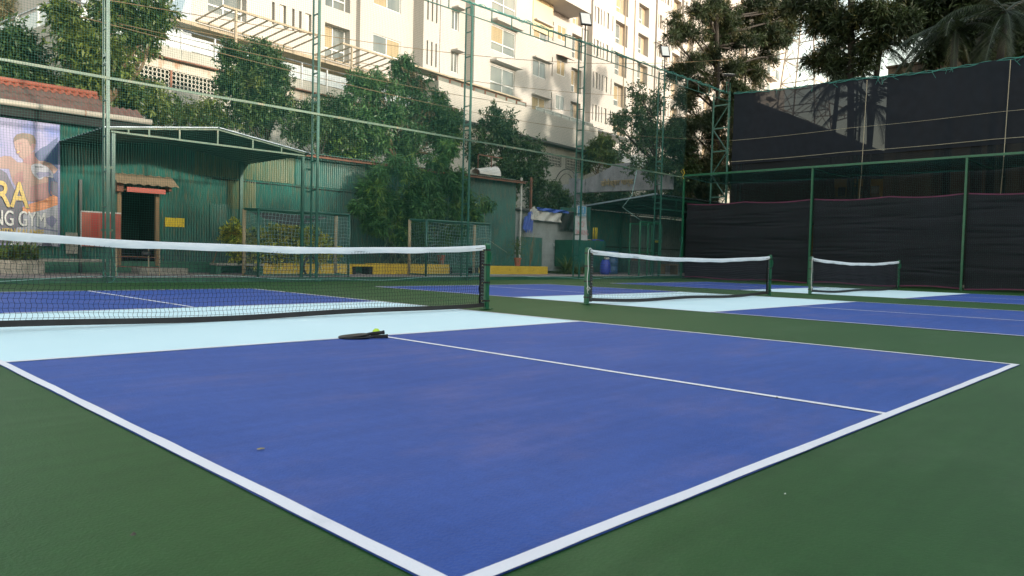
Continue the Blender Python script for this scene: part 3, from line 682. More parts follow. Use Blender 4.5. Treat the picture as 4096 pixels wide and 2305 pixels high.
# ================================================================== PLANTERS AND BENCHES
YP = 12.6
def slabbox(x0, x1, z1, name, mt, label, cat, y0=YP, y1=YP+.45, z0=.085):
    mb = MB(); mb.box((x0, y0, z0), (x1, y1, z1)); o = mb.build(name, mt)
    bv = o.modifiers.new('b', 'BEVEL'); bv.width = .012; bv.segments = 2
    return tag(o, label, cat)
def bench(x0, x1, z1, mt, label, y0=YP, y1=YP+.45, tops=None):
    t = thing('bench', label, 'bench', (x0, y0, .085), 'masonry benches between the planters')
    MB().box((x0, y0-.03, z1-.07), (x1, y1, z1)).build('seat', tops or mt, t)
    MB().box((x0+.0, y0+.02, .087), (x0+.14, y1-.02, z1-.07)).build('support', mt, t)
    MB().box((x1-.14, y0+.02, .087), (x1, y1-.02, z1-.07)).build('support', mt, t)
    return t
slabbox(-3.5, .62, .44, 'planter', 'concrete', 'rough bare concrete planter with leafy plants, at far left', 'planter')
bench(.62, 2.30, .48, 'concrete', 'bare concrete bench beside the rusty rack, next to the leafy planter')
slabbox(3.0, 4.25, .26, 'doorstep', 'concrete', 'pale concrete step in front of the dark doorway', 'doorstep', YP+.2, YP+.9)
bench(4.95, 6.35, .42, 'kerb', 'green bench left of the yellow planter with the hedge', tops='concrete')
slabbox(6.35, 9.42, .43, 'planter', 'yellow', 'worn yellow planter holding the hedge behind the left goal', 'planter')
bench(9.42, 10.22, .43, 'dark', 'low bench with dark gap between two yellow planters', tops='yellow')
slabbox(10.22, 13.55, .46, 'planter', 'yellow', 'brightest yellow planter, under the bamboo', 'planter')
bench(13.55, 15.0, .44, 'dark', 'low green topped bench seen through the right goal', tops='kerb')
slabbox(15.0, 18.9, .42, 'planter', 'yellow', 'stained yellow planter with the clay pot, beside the grey hut', 'planter')

# ================================================================== GYM SHED (plane y = 14)
YS = 14.0
sh = thing('gym_shed', 'long green corrugated shed with dark doorway and red roof at its left end', 'shed', (8, YS, .085))
XL, XR = -4.5, 18.32; def_top = 3.98
holes = [(2.90-XL, 3.80-XL, -1, 2.36)]
corrugated('wall', (XL, YS, .085), (1, 0, 0), (0, 0, 1), XR-XL, 3.95, .076, .03, 'corrug', sh, holes)
mb = MB(); mb.box((XR-.02, YS, .085), (XR+.02, YS+4, 3.9)); mb.build('end_wall', 'corrug', sh)
mb = MB(); mb.box((XL, YS-.035, .087), (XR, YS-.012, .42)); mb.build('plinth', 'kerb', sh)
# doorway
mb = MB(); mb.box((2.80, YS-.05, .30), (2.90, YS+.05, 2.42)); mb.box((3.80, YS-.05, .30), (3.90, YS+.05, 2.42)); mb.box((2.90, YS-.05, 2.36), (3.80, YS+.05, 2.42)); df = mb.build('door_frame', 'wood', sh)
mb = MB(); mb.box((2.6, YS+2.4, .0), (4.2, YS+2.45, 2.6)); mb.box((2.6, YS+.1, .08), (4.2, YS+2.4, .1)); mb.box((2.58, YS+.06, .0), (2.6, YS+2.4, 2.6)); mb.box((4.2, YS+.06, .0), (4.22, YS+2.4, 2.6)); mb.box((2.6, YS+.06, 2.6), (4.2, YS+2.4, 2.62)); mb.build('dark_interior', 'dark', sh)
# overlapping sheets, patches, posts on the wall
corrugated('wall_patch', (5.35, YS-.02, 1.16), (1, 0, 0), (0, 0, 1), .62, 1.0, .076, .018, 'corrug', sh)
corrugated('upper_sheet', (8.15, YS-.022, 2.95), (1, 0, 0), (0, 0, 1), 3.2, .98, .076, .018, 'corrug', sh)
corrugated('faded_and_lit_sheet', (4.9, YS-.018, 2.97), (1, 0, 0), (0, 0, 1), 3.2, .94, .076, .03, 'corrfadelit', sh)  # overlay that paints in the yellowish sunlit band of the wall
corrugated('faded_and_lit_sheet', (.0+5.9, YS-.021, 2.05), (1, 0, 0), (0, 0, 1), .9, .86, .076, .03, 'corrfadelit', sh)
corrugated('yellow_patch', (4.06, YS-.03, 1.42), (1, 0, 0), (0, 0, 1), .55, .26, .076, .018, 'yellowpaint', sh)
mb = MB(); rr = random.Random(4)
x = 5.4
while x < 12.2: mb.box((x, YS-.028, 2.90+rr.uniform(-.01, .01)-(x-5.4)*.012), (x+.3, YS-.0, 2.925-(x-5.4)*.012)); x += .3
mb.build('sheet_seam', 'dark', sh)
mb = MB(); mb.box((6.24, YS-.10, .085), (6.34, YS-.03, 3.5)); mb.build('wall_post', 'gmetal', sh)
mb = MB(); mb.box((1.86, YS-.09, .085), (1.93, YS-.03, 2.55)); mb.build('wall_post', 'corrugdark', sh)
mb = MB(); mb.box((1.55, YS-.07, .60), (1.83, YS-.03, 1.15)); mb.build('concrete_block', 'concrete', sh)
# red tiled roof on the left end
ex = Vector((1, 0, 0)); rz = (Vector((0, 1.05, .62))).normalized()
corrugated('roof', (XL, YS-.32, 4.30), (1, 0, 0), rz, 7.9, .62, .17, .05, 'rooftile', sh, smooth=True)
o2 = corrugated('roof_tier', (XL, YS+.16, 4.60), (1, 0, 0), rz, 7.0, .50, .17, .05, 'rooftile', sh, smooth=True)
corrugated('ridge_tiles', (XL, YS+.50, 4.82), (1, 0, 0), Vector((0, .5, .35)).normalized(), 7.0, .22, .17, .07, 'ridge', sh, smooth=True)
mb = MB(); mb.tube([(XL, YS+.66, 4.98), (2.5, YS+.66, 4.98)], .06, 8); mb.build('ridge_cap', 'ridge', sh, True)
mb = MB(); mb.tube([(XL, YS-.40, 4.24), (3.55, YS-.40, 4.24)], .075, 10); pp = mb.build('gutter_pipe', 'pipe', sh, True)
for x in (-.1, 1.9): MB().tube([(x, YS-.40, 4.24), (x+.02, YS-.40, 4.24)], .083, 10).build('pipe_clip', 'rust', pp)
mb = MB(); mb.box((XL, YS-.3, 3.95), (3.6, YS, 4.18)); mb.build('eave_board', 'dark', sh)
# long low roof to the right
corrugated('low_roof', (6.2, YS-.45, 3.93), (1, 0, 0), Vector((0, 1, .135)).normalized(), 12.4, 3.2, .12, .035, 'rust', sh, smooth=True)
mb = MB(); mb.box((6.2, YS-.42, 3.84), (18.5, YS-.38, 3.90)); mb.build('fascia', 'rust', sh)
# small awning over the door, with its red beam
aw = thing('door_awning', 'small ribbed yellowish awning over the dark doorway', 'awning', (3.3, YS-.06, 2.5))
corrugated('sheet', (2.62, YS-.62, 2.50), (1, 0, 0), Vector((0, .52, .30)).normalized(), 1.62, .62, .24, .035, 'pergola', aw)
MB().box((2.70, YS-.34, 2.30), (2.86, YS-.04, 2.56)).build('bracket', 'rust', aw)
MB().box((4.05, YS-.34, 2.40), (4.12, YS-.04, 2.56)).build('bracket', 'rust', aw)
tag(MB().box((2.92, YS-.42, 2.30), (3.93, YS-.37, 2.43)).build('sign_board', 'orange'), 'bright orange red board hung over the doorway', 'sign')
rb = thing('notice_board', 'faded red board on the green wall left of the doorway', 'sign', (2.3, YS-.05, 1.0))
MB().box((1.90, YS-.12, .80), (2.86, YS-.09, 1.72)).build('board', 'redboard', rb)
MB().box((2.13, YS-.124, 1.05), (2.31, YS-.1205, 1.68)).build('patch', 'redpatch', rb); MB().box((2.37, YS-.124, 1.25), (2.61, YS-.1205, 1.68)).build('patch', 'redpatch', rb)
MB().box((1.895, YS-.125, 1.70), (2.87, YS-.085, 1.735)).build('edging', 'signwhite', rb); MB().box((1.885, YS-.125, .78), (1.90, YS-.085, 1.72)).build('edging', 'signwhite', rb)

# canopy in front of the shed: gable truss at y = 10.4, sheet roof back to the wall
cn = thing('entrance_canopy', 'green pitched metal canopy with a pale truss, over the shed entrance', 'canopy', (4, 10.4, .085))
YC = 10.4; xl, xm, xr_ = 1.50, 3.98, 6.45; ze, zp = 3.46, 3.78
mb = MB()
mb.box((xl+.03, YC-.025, 3.38), (xr_-.05, YC+.025, 3.42)); mb.build('tie_beam', 'gold_green', cn)
MB().beam((xl, YC, ze), (xm, YC, zp), .035, .04).build('rafter', 'gold_green', cn); MB().beam((xm, YC, zp), (xr_, YC, ze), .035, .04).build('rafter', 'gold_green', cn)
for x in (1.9, 2.35, 3.05, 3.98, 4.9, 5.7):
    zz = ze+(zp-ze)*(1-abs(x-xm)/(xm-xl)); MB().box((x-.018, YC-.018, 3.42), (x+.018, YC+.018, zz)).build('strut', 'gold_green', cn)
for x in (1.58, 6.34): MB().box((x-.035, YC-.035, .085), (x+.035, YC+.035, 3.36)).build('post', 'gmetal', cn)
for z in (.9, 1.65, 2.4, 3.0): MB().box((6.375, YC-.15, z), (6.5, YC-.11, z+.05)).build('link_bar', 'gmetal', cn)
for z in (1.15, 2.55): MB().box((1.30, YC-.13, z), (1.545, YC-.09, z+.05)).build('link_bar', 'gold_green', cn)
for (xa, za, xb, zb) in ((xl-.12, ze+.02, xm+.02, zp+.05), (xm-.02, zp+.05, xr_+.1, ze+.02)):
    d = Vector((xb-xa, 0, zb-za)); L = d.length
    corrugated('roof_sheet', (xa, YC-.06, za-.005), (0, 1, 0), d, 3.66, L, .22, .03, 'sheet', cn)
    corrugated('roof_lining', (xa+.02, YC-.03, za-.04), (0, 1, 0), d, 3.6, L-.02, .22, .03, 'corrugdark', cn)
    mb = MB(); mb.beam((xa, YC-.07, za-.005), (xb, YC-.07, zb-.005), .012, .02); mb.build('edge_trim', 'sheet', cn)
for x in (1.7, 2.8, 3.98, 5.1, 6.25):
    zz = ze-.02+(zp-ze)*(1-abs(x-xm)/(xm-xl)); MB().box((x-.02, YC, zz), (x+.02, YS-.02, zz+.035)).build('purlin', 'corrugdark', cn)

# ---------------------------------------------------------------- gym poster (flat printed banner at y = 13.87)
YB = 13.86
def W(x, y, yy=YB): return PY(x, y, yy)
def c7(x, y): return ((0+x/3.626)/1.5901, (450+y/3.626)/1.5901)
def c1(x, y): return ((0+x/4.834)/1.5901, (850+y/4.834)/1.5901)
ps = thing('gym_banner', 'big printed banner of a boxer with RA and GYM lettering, hung on the shed', 'banner', (0, YB, .8))
mb = MB(); mb.box((-2.4, YB, .78), (1.40, YB+.02, 3.90)); mb.build('banner', 'printbg', ps)
LAY = [0]
def shape(name, fn, pts, mt):
    LAY[0] += 1; yy = YB-.0022*LAY[0]
    P = [W(*fn(*p), YB) for p in pts]; P = [Vector((max(-2.38, min(p.x, 1.395)), yy, min(3.89, max(.785, p.z)))) for p in P]
    return MB().poly(P).build(name, mt, ps)
shape('dark_patch', c7, [(-900, 820), (0, 820), (95, 880), (150, 1000), (200, 1100), (330, 1330), (330, 1900), (-900, 1900)], 'printdark')
shape('dark_patch', c7, [(840, 360), (840, 1230), (700, 1230), (500, 800), (505, 600), (590, 520), (680, 480), (750, 420)], 'printblue')
shape('dark_patch', c7, [(835, 1000), (835, 1210), (760, 1200), (720, 1000)], 'printdark')
shape('arm', c7, [(835, 830), (800, 880), (740, 950), (735, 1120), (770, 1210), (740, 1250), (560, 1250), (330, 1310), (230, 1080), (180, 1000), (150, 900), (130, 820), (0, 815), (-60, 800), (-60, 700), (0, 650), (60, 630), (160, 640), (250, 720), (300, 730), (400, 690), (500, 700), (640, 705), (740, 740), (800, 790)], 'skin')
shape('torso_shade', c7, [(430, 1080), (560, 1040), (700, 1010), (735, 1120), (765, 1210), (560, 1290), (440, 1300)], 'skindark')
shape('torso_shade', c7, [(240, 880), (330, 850), (340, 1010), (250, 1060), (190, 960)], 'skindark')
shape('arm_sleeve', c7, [(700, 940), (740, 940), (725, 1180), (775, 1220), (735, 1225), (700, 1150)], 'printblue')
shape('neck', c7, [(330, 680), (450, 590), (500, 560), (505, 640), (560, 700), (450, 760), (340, 730)], 'skindark')
shape('face', c7, [(200, 440), (215, 520), (235, 560), (225, 590), (270, 600), (275, 640), (330, 680), (400, 640), (450, 590), (500, 540), (515, 470), (500, 440), (440, 370), (300, 350), (215, 370)], 'skin')
shape('hair', c7, [(195, 430), (200, 370), (240, 320), (320, 300), (430, 310), (490, 340), (518, 410), (515, 460), (470, 450), (450, 500), (425, 470), (400, 400), (330, 380), (250, 400), (215, 420)], 'hair')
shape('eye', c7, [(255, 450), (300, 440), (315, 455), (270, 465)], 'skindark')
shape('ear', c7, [(450, 470), (480, 450), (500, 480), (490, 530), (465, 540), (450, 520)], 'skindark')
shape('mouth', c7, [(235, 565), (290, 545), (300, 575), (260, 610), (240, 600)], 'skindark'); shape('mouthguard', c7, [(243, 572), (275, 560), (282, 575), (250, 590)], 'printgold')
shape('glove', c7, [(445, 820), (450, 770), (500, 745), (580, 745), (680, 790), (740, 850), (775, 900), (765, 950), (640, 930), (600, 970), (560, 975), (500, 930), (460, 870)], 'printwhite')
shape('glove_thumb', c7, [(520, 890), (560, 860), (640, 870), (700, 860), (740, 900), (690, 930), (620, 935), (560, 960)], 'printfold')
shape('glove_cuff', c7, [(765, 890), (835, 880), (838, 1020), (790, 1000), (770, 950)], 'printblue')
shape('belt', c7, [(320, 1380), (440, 1320), (600, 1280), (770, 1200), (832, 1230), (832, 1340), (640, 1420), (330, 1500)], 'printbelt')
shape('shorts', c7, [(330, 1480), (640, 1410), (832, 1340), (832, 2100), (330, 2100)], 'printwhite')
shape('shorts', c1, [(185, 640), (320, 290), (1110, 290), (1110, 660)], 'printwhite')
shape('shorts_fold', c1, [(600, 230), (800, 300), (1105, 350), (1105, 380), (780, 330)], 'printfold')
shape('shorts_fold', c1, [(880, 120), (1000, 60), (1100, 150), (1000, 300), (900, 220)], 'printfold')
shape('leg_gap', c1, [(790, 655), (850, 540), (940, 540), (1010, 665)], 'printdark')
YT = YB-.0022*(LAY[0]+2)
def btxt(nm, s, fn, bl, tr, mt, bold, sh_mt=None):
    p = W(*fn(*bl), YB); q_ = W(*fn(*tr), YB); h = q_.z-p.z; ft = (q_.x-p.x, h)
    if sh_mt: text(nm+'_shadow', s, h*1.40, (p.x+.02, YT, p.z-.02), (1, 0, 0), (0, 0, 1), sh_mt, ps, .0008, bold, fit=ft)
    if nm == 'lettering' and s == 'NG GYM':
        for dx_ in (.010,): text(nm, s, h*1.40, (p.x+dx_, YT-.0032, p.z), (1, 0, 0), (0, 0, 1), mt, ps, .0008, bold, fit=ft)
    text(nm, s, h*1.40, (p.x, YT-.003, p.z), (1, 0, 0), (0, 0, 1), mt, ps, .0008, bold, fit=ft)
btxt.xs = .86; btxt('lettering', 'RA', c7, (-70, 1365), (412, 1020), 'printgold', .014, 'printdark')
btxt.xs = .80; btxt('lettering', 'NG GYM', c1, (-130, 245), (862, 0), 'signwhite', .0, 'printdark')
btxt.xs = .92; btxt('lettering', '& NITIN KALAMBE', c1, (-150, 425), (840, 335), 'printgold', .003, None)
tg = W(*c7(505, 805)); text('glove_lettering', 'RIVAL', .055, (tg.x, YT-.002, tg.z), (1, .0, .12), (-.12, 0, 1), 'printdark', ps, .0006, .001, 1.2)

# ---------------------------------------------------------------- rusty rack, plants at left
rk = thing('metal_rack', 'rusty yellow pipe rack standing left of the dark doorway', 'rack', (2.1, 11.6, .085))
x0, x1, y0, y1 = 1.95, 2.95, 11.35, 11.75
for (x, y) in ((x0, y0), (x1, y0), (x0+.12, y1), (x1-.12, y1)): MB().tube([(x, y, .087), (x, y, .80), (x+(.06 if x < 2.4 else -.06), y, .90)], .014, 6).build('upright', 'pergola', rk)
for z in (.33, .58, .80):
    for y in (y0, y1): MB().tube([(x0, y, z), (x1, y, z-.02)], .010, 5).build('cross_bar', 'rust' if z < .7 else 'pergola', rk)
MB().tube([(x0, y0, .85), (x0+.2, y0, .9), (x1-.2, y0, .9), (x1, y0, .84)], .012, 6).build('top_rail', 'pergola', rk)
hm = MB(); hm.lathe((2.68, 11.5, .60), [(.09, 0), (.11, .03), (.10, .09), (.05, .13)], 12); tag(hm.build('helmet', 'black', None, True), 'black rounded cap lying on the rusty rack', 'cap')

# ---------------------------------------------------------------- two goals
def make_goal():
    t = thing('goal', 'goal with chipped black and tan posts, in front of the yellow hedge planter', 'goal', (5.12, 10.5, .1), 'small goals stored behind the fence')
    a, b, yf, yb, z1 = 5.12, 7.88, 10.48, 11.45, 1.88
    for x in (a, b): MB().tube([(x, yf, .10), (x, yf, z1)], .035, 8).build('back_post', 'gmetal', t, True)
    MB().tube([(a, yf, z1), (b, yf, z1)], .035, 8).build('back_bar', 'gmetal', t, True)
    for x in (a+.08, b+.18): MB().tube([(x, yb, .10), (x, yb, z1+.03)], .05, 10).build('front_post', 'tan', t, True)
    MB().tube([(a+.08, yb, z1+.03), (b+.18, yb, z1+.03)], .045, 10).build('crossbar', 'gmetal', t, True)
    for x, x2 in ((a, a+.08), (b, b+.18)):
        MB().tube([(x, yf, z1), (x2, yb, z1+.03)], .025, 6).build('side_bar', 'gmetal', t); MB().tube([(x, yf, .16), (x2, yb, .16)], .025, 6).build('side_bar', 'gmetal', t)
    MB().tube([(a, yf, .16), (b, yf, .16)], .025, 6).build('bottom_bar', 'gmetal', t)
    def s1(U, V): return np.stack([U+.03*np.sin(V*4+U), yf-.04+.05*np.sin(U*2+V*2), V-.05*np.sin(math.pi*(U-a)/(b-a))*(1-V/1.9)+.02*np.sin(U*4+V*3)], -1)
    grid_net('netting', s1, np.arange(a, b+.01, .098), np.arange(.14, z1, .098), .0036, 'netpale', t, (0, 1, 0), 60, 40)
    def s2(U, V): return np.stack([b+.02+.08*(U-yf)+.02*np.sin(V*4+U*3), U, V+.02*np.sin(U*6)], -1)
    grid_net('netting', s2, np.arange(yf, yb, .098), np.arange(.14, z1, .098), .0026, 'netpale', t, (1, 0, 0), 20, 40)
    def s3(U, V): return np.stack([a+.08*(U-yf)+.02*np.sin(V*4+U*3), U, V+.02*np.sin(U*6)], -1)
    grid_net('netting', s3, np.arange(yf, yb, .098), np.arange(.14, z1, .098), .0026, 'netpale', t, (1, 0, 0), 20, 40)
    return t
go = make_goal()
g2 = dup(go, (5.62, 0, 0), 'goal with tan posts in front of the bamboo, half behind the near net')
mb = MB(); pts = []
for i in range(21):
    u = i/20; x = 5.3+2.3*u; pts.append((x, 11.2, 1.80-.26*math.sin(math.pi*u)))
for i in range(20): mb.add([pts[i], pts[i+1], (pts[i+1][0], 11.4, 1.84), (pts[i][0], 11.4, 1.84)], [(0, 1, 2, 3)])
tag(mb.build('shade_strip', 'tarp_black' if 'tarp_black' in M else 'tarpblack'), 'dark grey strip of cloth sagging under the left goal crossbar', 'cloth')
# tyre by the second ladder
mb = MB(); c = Vector((7.15, 11.3, .36)); mb.tube([c+Vector((math.cos(t)*.30, .12*math.cos(t), math.sin(t)*.28)) for t in np.linspace(0, 2*math.pi, 25)], .035, 8, False)
tag(mb.build('tyre', 'black', None, True), 'black bicycle tyre propped against the yellow planter', 'tyre')

# ---------------------------------------------------------------- grey hut, arch, open shelter
hu = thing('grey_hut', 'small grey corrugated hut with torn tarpaulin along its eave', 'hut', (20, 14, .085))
corrugated('wall', (18.35, 14.0, .2), (1, 0, 0), (0, 0, 1), 4.4, 2.55, .10, .045, 'corrgrey', hu)
corrugated('green_sheet', (18.37, 13.94, .2), (1, 0, 0), (0, 0, 1), 1.62, 1.45, .085, .02, 'corrug', hu)
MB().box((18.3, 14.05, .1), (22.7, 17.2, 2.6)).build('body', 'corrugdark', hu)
mb = MB(); mb.obox((18.3, 13.75, 2.72), (4.5, 0, .12), (0, 3.4, .3), (0, 0, .05)); mb.build('roof', 'tarpblack', hu)
def sheet_strip(name, x0, x1, ztop, zbot, y, mt, parent, seed, rag=.06):
    rr = random.Random(seed); n = 26; V = []; 
    for i in range(n+1):
        u = i/n; x = x0+(x1-x0)*u; zt = ztop(u); zb = zbot(u)+rr.uniform(-rag, rag)
        for j in range(7):
            v = j/6; V.append((x+rr.uniform(-.01, .01), y+.05*math.sin(u*17+v*4+seed)+rr.uniform(-.012, .012), zt+(zb-zt)*v))
    F = [(i*7+j, i*7+j+1, (i+1)*7+j+1, (i+1)*7+j) for i in range(n) for j in range(6)]
    return npmesh(name, V, F, mt, parent, True)
sheet_strip('white_sheet', 19.0, 20.95, lambda u: 2.78-.02*u, lambda u: 2.38-.02*u, 13.70, 'tarpwhite', hu, 1, .02)
sheet_strip('torn_sheet', 18.85, 19.28, lambda u: 2.95-.3*abs(u-.5), lambda u: 2.35+.3*abs(u-.3), 13.62, 'tarpwhite', hu, 2, .07)
sheet_strip('blue_sheet', 19.2, 21.3, lambda u: 2.92-.03*u, lambda u: 2.78+.02*math.sin(u*9), 13.60, 'tarpblue', hu, 3, .03)
sheet_strip('hanging_blue_sheet', 18.42, 18.98, lambda u: 2.35+.5*u, lambda u: 1.95-.1*u, 13.62, 'tarpblue', hu, 4, .12)
sheet_strip('black_sheet', 20.95, 22.8, lambda u: 2.78, lambda u: 2.02+.1*u, 13.72, 'tarpblack', hu, 5, .06)
tag(MB().box((20.72, 13.93, 1.30), (20.98, 13.95, 1.44)).build('notice', 'signwhite'), 'small white paper stuck on the grey hut wall', 'notice')
tag(MB().tube([(18.42, 13.8, .5), (18.43, 13.78, 2.2), (18.45, 13.8, 4.1)], .05, 6).build('pole', 'tarpwhite'), 'peeling whitish pole at the right end of the green shed', 'pole')
tag(MB().box((19.16, 13.9, 2.75), (19.24, 13.98, 4.2)).build('pole', 'rust'), 'rusty upright post rising behind the torn white sheet', 'pole')

X_A = 34.0
ar = thing('gateway_arch', 'stained grey concrete gateway with a gabled beam and Devanagari lettering', 'gateway', (X_A, 20, 0))
def A(x, y, X=X_A): return PX(x, y, X)
def c8(x, y): return ((2200+x/4.293)/1.5901, (600+y/4.293)/1.5901)
pts = [A(*c8(*p)) for p in ((455, 735), (1750, 680), (2050, 670), (2060, 430), (1800, 400), (1350, 290), (1060, 285), (760, 440), (530, 530), (455, 560))]
mb = MB(); mb.poly(pts, (.45, 0, 0)); mb.build('gable_beam', 'concrete_grey', ar)
a0, a1 = A(*c8(335, 740)), A(*c8(455, 735)); zt = A(*c8(400, 490)).z
mb = MB(); mb.box((X_A-.1, min(a0.y, a1.y), 0), (X_A+.5, max(a0.y, a1.y), zt)); mb.build('column', 'concrete_grey', ar)

b0, b1 = A(*c8(190, 740)), A(*c8(375, 585)); mb = MB(); mb.box((X_A, min(b0.y, b1.y), b0.z), (X_A+.4, max(b0.y, b1.y), b1.z)); mb.build('side_bracket', 'concrete_grey', ar)
for (cx_, cy_, rr_) in ((440, 440, 40), (1200, 120, 55)):
    c = A(*c8(cx_, cy_)); r_ = rr_/4.293/1.5901*(c-CAM).dot(cf)/1875.9
    mb = MB(); mb.lathe((c.x, c.y, c.z-r_), [(r_*.5, 0), (r_*.85, r_*.5), (r_, r_), (r_*.85, r_*1.5), (r_*.4, r_*1.9)], 12); mb.build('ball_finial', 'concrete_grey', ar, True)
mb = MB(); c = A(*c8(270, 590)); mb.tube([c+Vector((0, .95*math.cos(t), 1.0*math.sin(t))) for t in np.linspace(0, math.pi, 14)], .03, 5); mb.tube([c+Vector((0, .6*math.cos(t), .7*math.sin(t))) for t in np.linspace(0, math.pi, 12)], .02, 5); mb.build('iron_scroll', 'black', ar)
c = A(*c8(1200, 200)); MB().box((X_A+.1, c.y-.75, c.z-.6), (X_A+.4, c.y+.75, c.z-.1)).build('pedestal', 'concrete_grey', ar)
tp = A(*c8(880, 628)); tq = A(*c8(1440, 628)); W_ = (tq-tp).length
text('raised_lettering', 'सोमेश्वर पार्क', W_/5.47*1.0, (X_A-.06, tp.y, tp.z+.02), (0, -1, 0), (0, 0, 1), 'tan', ar, .03, .004, 1.)

# open shelter
s2 = thing('open_shelter', 'open dark green shelter with mono pitch roof, left of the black curtains', 'shelter', (27, 13, .085))
xa, xb, yf, yb, zf, zb = 23.98, 33.5, 11.0, 15.2, 3.70, 3.26
corrugated('roof_sheet', (xa, yf-.25, zf+.03), (1, 0, 0), Vector((0, yb-yf+.3, zb-zf)), xb-xa, 4.6, .26, .035, 'sheet', s2)
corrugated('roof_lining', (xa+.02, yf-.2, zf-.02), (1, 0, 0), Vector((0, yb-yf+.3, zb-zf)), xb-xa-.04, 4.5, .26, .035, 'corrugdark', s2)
MB().beam((xa, yf-.25, zf+.04), (xa, yb+.1, zb+.02), .03, .07).build('edge_trim', 'sheet', s2)
MB().box((xa, yf-.05, zf-.14), (xb, yf, zf-.04)).build('front_beam', 'gmetal', s2)
MB().box((xa, yf-.05, zf-.62), (xb, yf, zf-.57)).build('front_beam', 'gmetal', s2)
for i in range(7): MB().box((xa+.6+i*1.3, yf-.04, zf-.57), (xa+.64+i*1.3, yf-.01, zf-.14)).build('strut', 'gmetal', s2)
for i in range(6):
    y = yf+.4+i*.75; MB().box((xa+.02, y, zf-.09-(y-yf)*.105-.03), (xb, y+.05, zf-.04-(y-yf)*.105-.02)).build('purlin', 'corrugdark', s2)
corrugated('back_wall', (22.6, yb, .085), (1, 0, 0), (0, 0, 1), 5.6, 3.1, .1, .02, 'corrug', s2)
corrugated('grey_back_wall', (28.2, yb-.02, .085), (1, 0, 0), (0, 0, 1), 5.4, 3.0, .22, .03, 'corrgreydark', s2)
corrugated('side_wall', (22.62, 13.4, .085), (0, 1, 0), (0, 0, 1), 1.8, 3.05, .1, .02, 'corrug', s2)
for x in (24.05, 27.2, 30.2, 33.2): MB().box((x, yb-.2, .085), (x+.09, yb-.11, 3.2)).build('post', 'gmetal', s2)
MB().box((24, yb-.08, 1.38), (33, yb-.03, 1.44)).build('wall_rail', 'black', s2)
MB().box((33.5, 10.5, 0), (33.6, 15.3, 3.4)).build('end_wall', 'corrugdark', s2)
MB().poly([(22.7, 10.9, .107), (33.5, 10.9, .107), (33.5, 15.2, .107), (22.7, 15.2, .107)]).build('floor', 'concrete', s2)
# counter box
cb = thing('counter_box', 'green sheet metal counter on short legs, under the toilet sign', 'counter', (21.2, 13.1, .085))
c_ = lambda x, y, Y: PY(2300/1.5901+x/4.028/1.5901, 750/1.5901+y/4.028/1.5901, Y)
YK = 12.9
p0, p1 = c_(-40, 860, YK), c_(500, 870, YK)
corrugated('front_panel', (p0.x, YK, .42), (1, 0, 0), (0, 0, 1), p1.x-p0.x, p1.z-.42, .9, .02, 'corrug', cb)
MB().box((p0.x, YK+.03, .42), (p1.x, YK+1.0, p1.z-.01)).build('body', 'kerb', cb)
for i in range(4): x = p0.x+.1+i*(p1.x-p0.x-.2)/3; MB().box((x-.05, YK+.08, .086), (x+.05, YK+.18, .42)).build('leg', 'wood', cb)
zt = p1.z
ts = thing('toilet_sign', 'blue and white toilet sign with a walking figure, above the no smoking board', 'sign', (19.5, YK, 2.4))
q0, q1 = c_(40, 465, YK+.05), c_(185, 305, YK+.05)
MB().box((q0.x, YK+.05, q0.z), (q1.x, YK+.10, q1.z)).build('board', 'signwhite', ts)
MB().box((q0.x+.02, YK+.044, q0.z+.02), (q1.x-.04, YK+.0485, q1.z-.02)).build('blue_panel', 'signblue', ts)
hh = q1.z-q0.z; ww = q1.x-q0.x
text('lettering', 'TOILET', hh*.28, (q0.x+ww*.08, YK+.040, q0.z+hh*.06), (1, 0, 0), (0, 0, 1), 'signwhite', ts, .001, .003, .92*ww/(hh*.28*3.24)*.98)
def man(cx_, z0, h, y):
    mb = MB(); P_ = lambda l: [(cx_+a*h, y, z0+b*h) for a, b in l]
    mb.poly(P_([(-.06, .88), (0, .82), (.06, .88), (.06, .96), (0, 1.0), (-.06, .96)])); mb.poly(P_([(-.10, .80), (.10, .80), (.17, .50), (.12, .46), (.08, .62), (.08, .42), (.12, 0), (.05, 0), (0, .38), (-.05, 0), (-.12, 0), (-.08, .42), (-.08, .62), (-.14, .46), (-.19, .50)]))
    return mb
man(q0.x+ww*.62, q0.z+hh*.36, hh*.58, YK+.041).build('figure', 'signwhite', ts); man(q0.x+ww*.24, q0.z+hh*.36, hh*.58, YK+.041).build('figure', 'signwhite', ts)
MB().box((q0.x, YK+.039, q0.z+hh*.33), (q1.x, YK+.0405, q0.z+hh*.335)).build('divider', 'signwhite', ts)
ns = thing('no_smoking_board', 'white faded no smoking board leaning on the green counter', 'sign', (19.6, YK+.1, zt))
q0, q1 = c_(-5, 800, YK), c_(215, 470, YK)
mb = MB(); mb.poly([(q0.x, YK-.02, zt+.0), (q1.x-.03, YK-.02, zt+.0), (q1.x, YK+.12, q1.z), (q0.x+.12, YK+.12, q1.z)], (0, .04, 0)); mb.build('board', 'signwhite', ns)
ex_, ez_ = Vector((1, 0, 0)), Vector((0, .14, q1.z-zt)).normalized(); o_ = Vector((q0.x+.10, YK-.028, zt)); H_ = q1.z-zt
text('lettering', 'SMOKING', H_*.30, o_+ez_*H_*.22+Vector((-.02, -.003, 0)), ex_, ez_, 'signred', ns, .0008, .003, .62)
text('lettering', 'NO', H_*.34, o_+ez_*H_*.55+Vector((.14, -.003, 0)), ex_, ez_, 'signred', ns, .0008, .004, .8)
MB().tube([o_+ez_*H_*.72+Vector((.55+.10*math.cos(t), -.004, .10*math.sin(t))) for t in np.linspace(0, 2*math.pi, 17)], .008, 4, False).build('ring_symbol', 'signred', ns)
